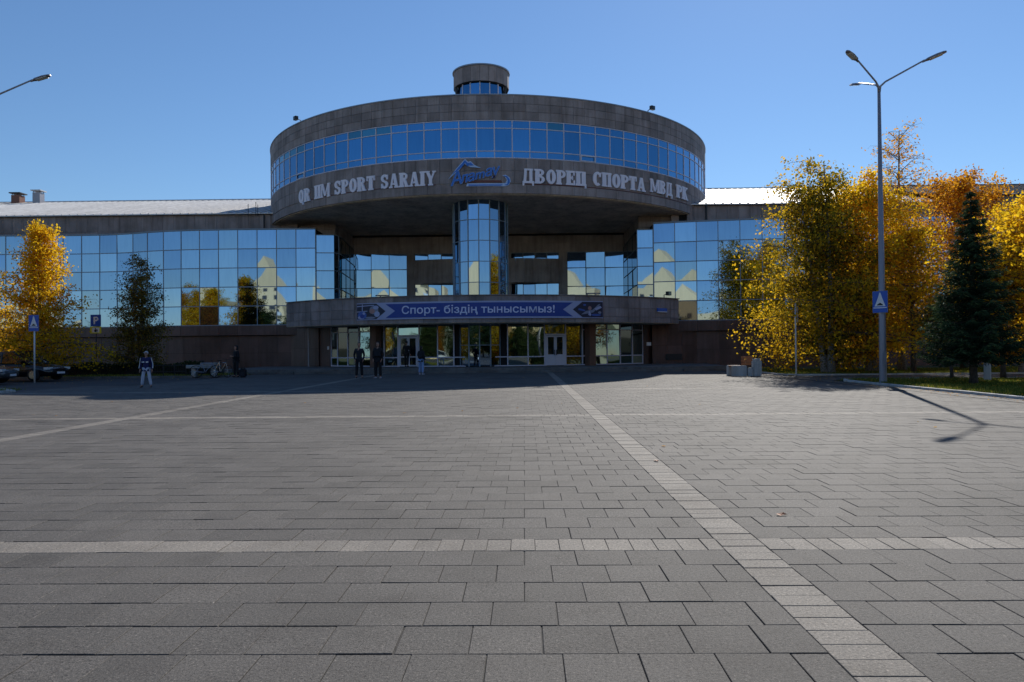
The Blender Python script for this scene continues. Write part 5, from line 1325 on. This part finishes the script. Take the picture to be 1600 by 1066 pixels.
    grow('trousers', seq, rad, ed, bottom)
    for n_ in 'lr':
        a_, t_ = J['an'+n_], J['to'+n_]; d = (t_-a_); d.z = 0
        me = skin_mesh('shoe', [a_-d*.28+Vector((0, 0, -.035*k)), a_+d*.25+Vector((0, 0, -.035*k)), t_+Vector((0, 0, .008))], [(0, 1), (1, 2)], [(.045*k, .045*k), (.05*k, .042*k), (.042*k, .03*k)], 0, shoe, 1); inst('shoe', me, root, (0, 0, 0))
    root.location = loc; root.rotation_euler.z = rz; return root
GP = 'people in front of the entrance'
person((-15.09, 29.3, .0), R(8), 1.44, 'person in a white cap, navy striped tracksuit top and pale trousers on the shaded paving', 'navy', 'white_cloth', 'black_cloth', cap='cap_white', stripe=True, stance=.12, loose=1.08)
person((-15.75, 40.2, .0), R(-40), 1.72, 'hooded person in black standing by the bicycles', 'black_cloth', 'black_cloth', 'black_cloth', hood=True, arms='both', loose=1.1)
person((-8.42, 37.6, .0), R(10), 1.80, 'dark haired person in a black jacket, left of the two standing together', 'charcoal_cloth', 'black_cloth', 'black_cloth', pockets=True, stance=.05, group=GP)
person((-7.28, 36.7, .0), R(-5), 1.82, 'person in a black hoodie and white shoes, right of the two standing together', 'black_cloth', 'black_cloth', 'shoe_white', hood=True, pockets=True, stance=.03, loose=1.12, group=GP)
person((-7.72, 48.4, .29), R(170), 1.70, 'person in black going in through the left entrance door', 'black_cloth', 'black_cloth', 'black_cloth', stance=.02, step=.1, group=GP)
person((-5.85, 41.9, .0), R(150), 1.62, 'person in a black top and light blue jeans walking to the door', 'black_cloth', 'denim_light', 'shoe_white', stance=.06, arms='phone', long_hair=True, loose=1.12, step=.04, group=GP)
b = empty('backpack', (-15.3, 40.0, 0)); tag(b, 'black backpack on the ground beside the hooded person', 'bag')
rounded('bag_body', (-15.5, -15.12, 39.9, 40.15, .0, .5), 'black_cloth', b, .07, 3); rounded('bag_pocket', (-15.46, -15.16, 39.83, 39.9, .05, .28), 'charcoal_cloth', b, .02, 2)
MB().tube([(-15.4, 40.03, .49), (-15.38, 40.03, .56), (-15.24, 40.03, .56), (-15.22, 40.03, .49)], [.012]*4, 5).build('bag_handle', 'black_cloth', b)

# ------------------------------------------------------------------ fallen leaves on the plaza
lv = MB(); lv.v = [(-.04, 0, .012), (-.015, -.03, .004), (.03, -.02, .016), (.055, 0, .006), (.03, .022, .02), (-.015, .03, .008), (0, 0, .002)]; lv.f = [(6, 0, 1), (6, 1, 2), (6, 2, 3), (6, 3, 4), (6, 4, 5), (6, 5, 0)]
lm = lv.mesh('fallen_leaf', 'wood')
for (x, y, lb) in ((2.12, 6.2, 'curled brown leaf lying on the paving right of the pale strip'), (1.62, 9.2, 'brown leaf lying on the edge of the pale strip')):
    o = bpy.data.objects.new('fallen_leaf', lm); COL.objects.link(o); o.location = (x, y, .003); o.rotation_euler = (0, 0, x*3); tag(o, lb, 'leaf')
r_ = np.random.default_rng(9); k = 900; C = np.stack([r_.uniform(11, 24, k), r_.uniform(29, 40, k), np.full(k, .03)], 1); C[:, 2] += r_.uniform(0, .02, k); C2 = np.stack([r_.uniform(-17, 12, 60), r_.uniform(10, 44, 60), np.full(60, .012)], 1)
C3 = np.stack([r_.uniform(13, 22, 1800), r_.uniform(18, 30.5, 1800), r_.uniform(.06, .11, 1800)], 1); C4 = np.stack([12.7-np.abs(r_.normal(size=160))*.35, r_.uniform(18, 30, 160), np.full(160, .012)], 1); C5 = np.stack([r_.uniform(-30, -17, 260), r_.uniform(33, 44, 260), np.full(260, .05)], 1); C = np.concatenate([C, C2, C3, C4, C5]); k = len(C); U = rand_dirs(r_, k); U[:, 2] *= .25; Vv = np.cross(U, [0, 0, 1.]); quads('leaf_litter', C, U*.05, Vv*.04, r_.uniform(.2, 1, k), 'leaf_orange')['kind'] = 'stuff'
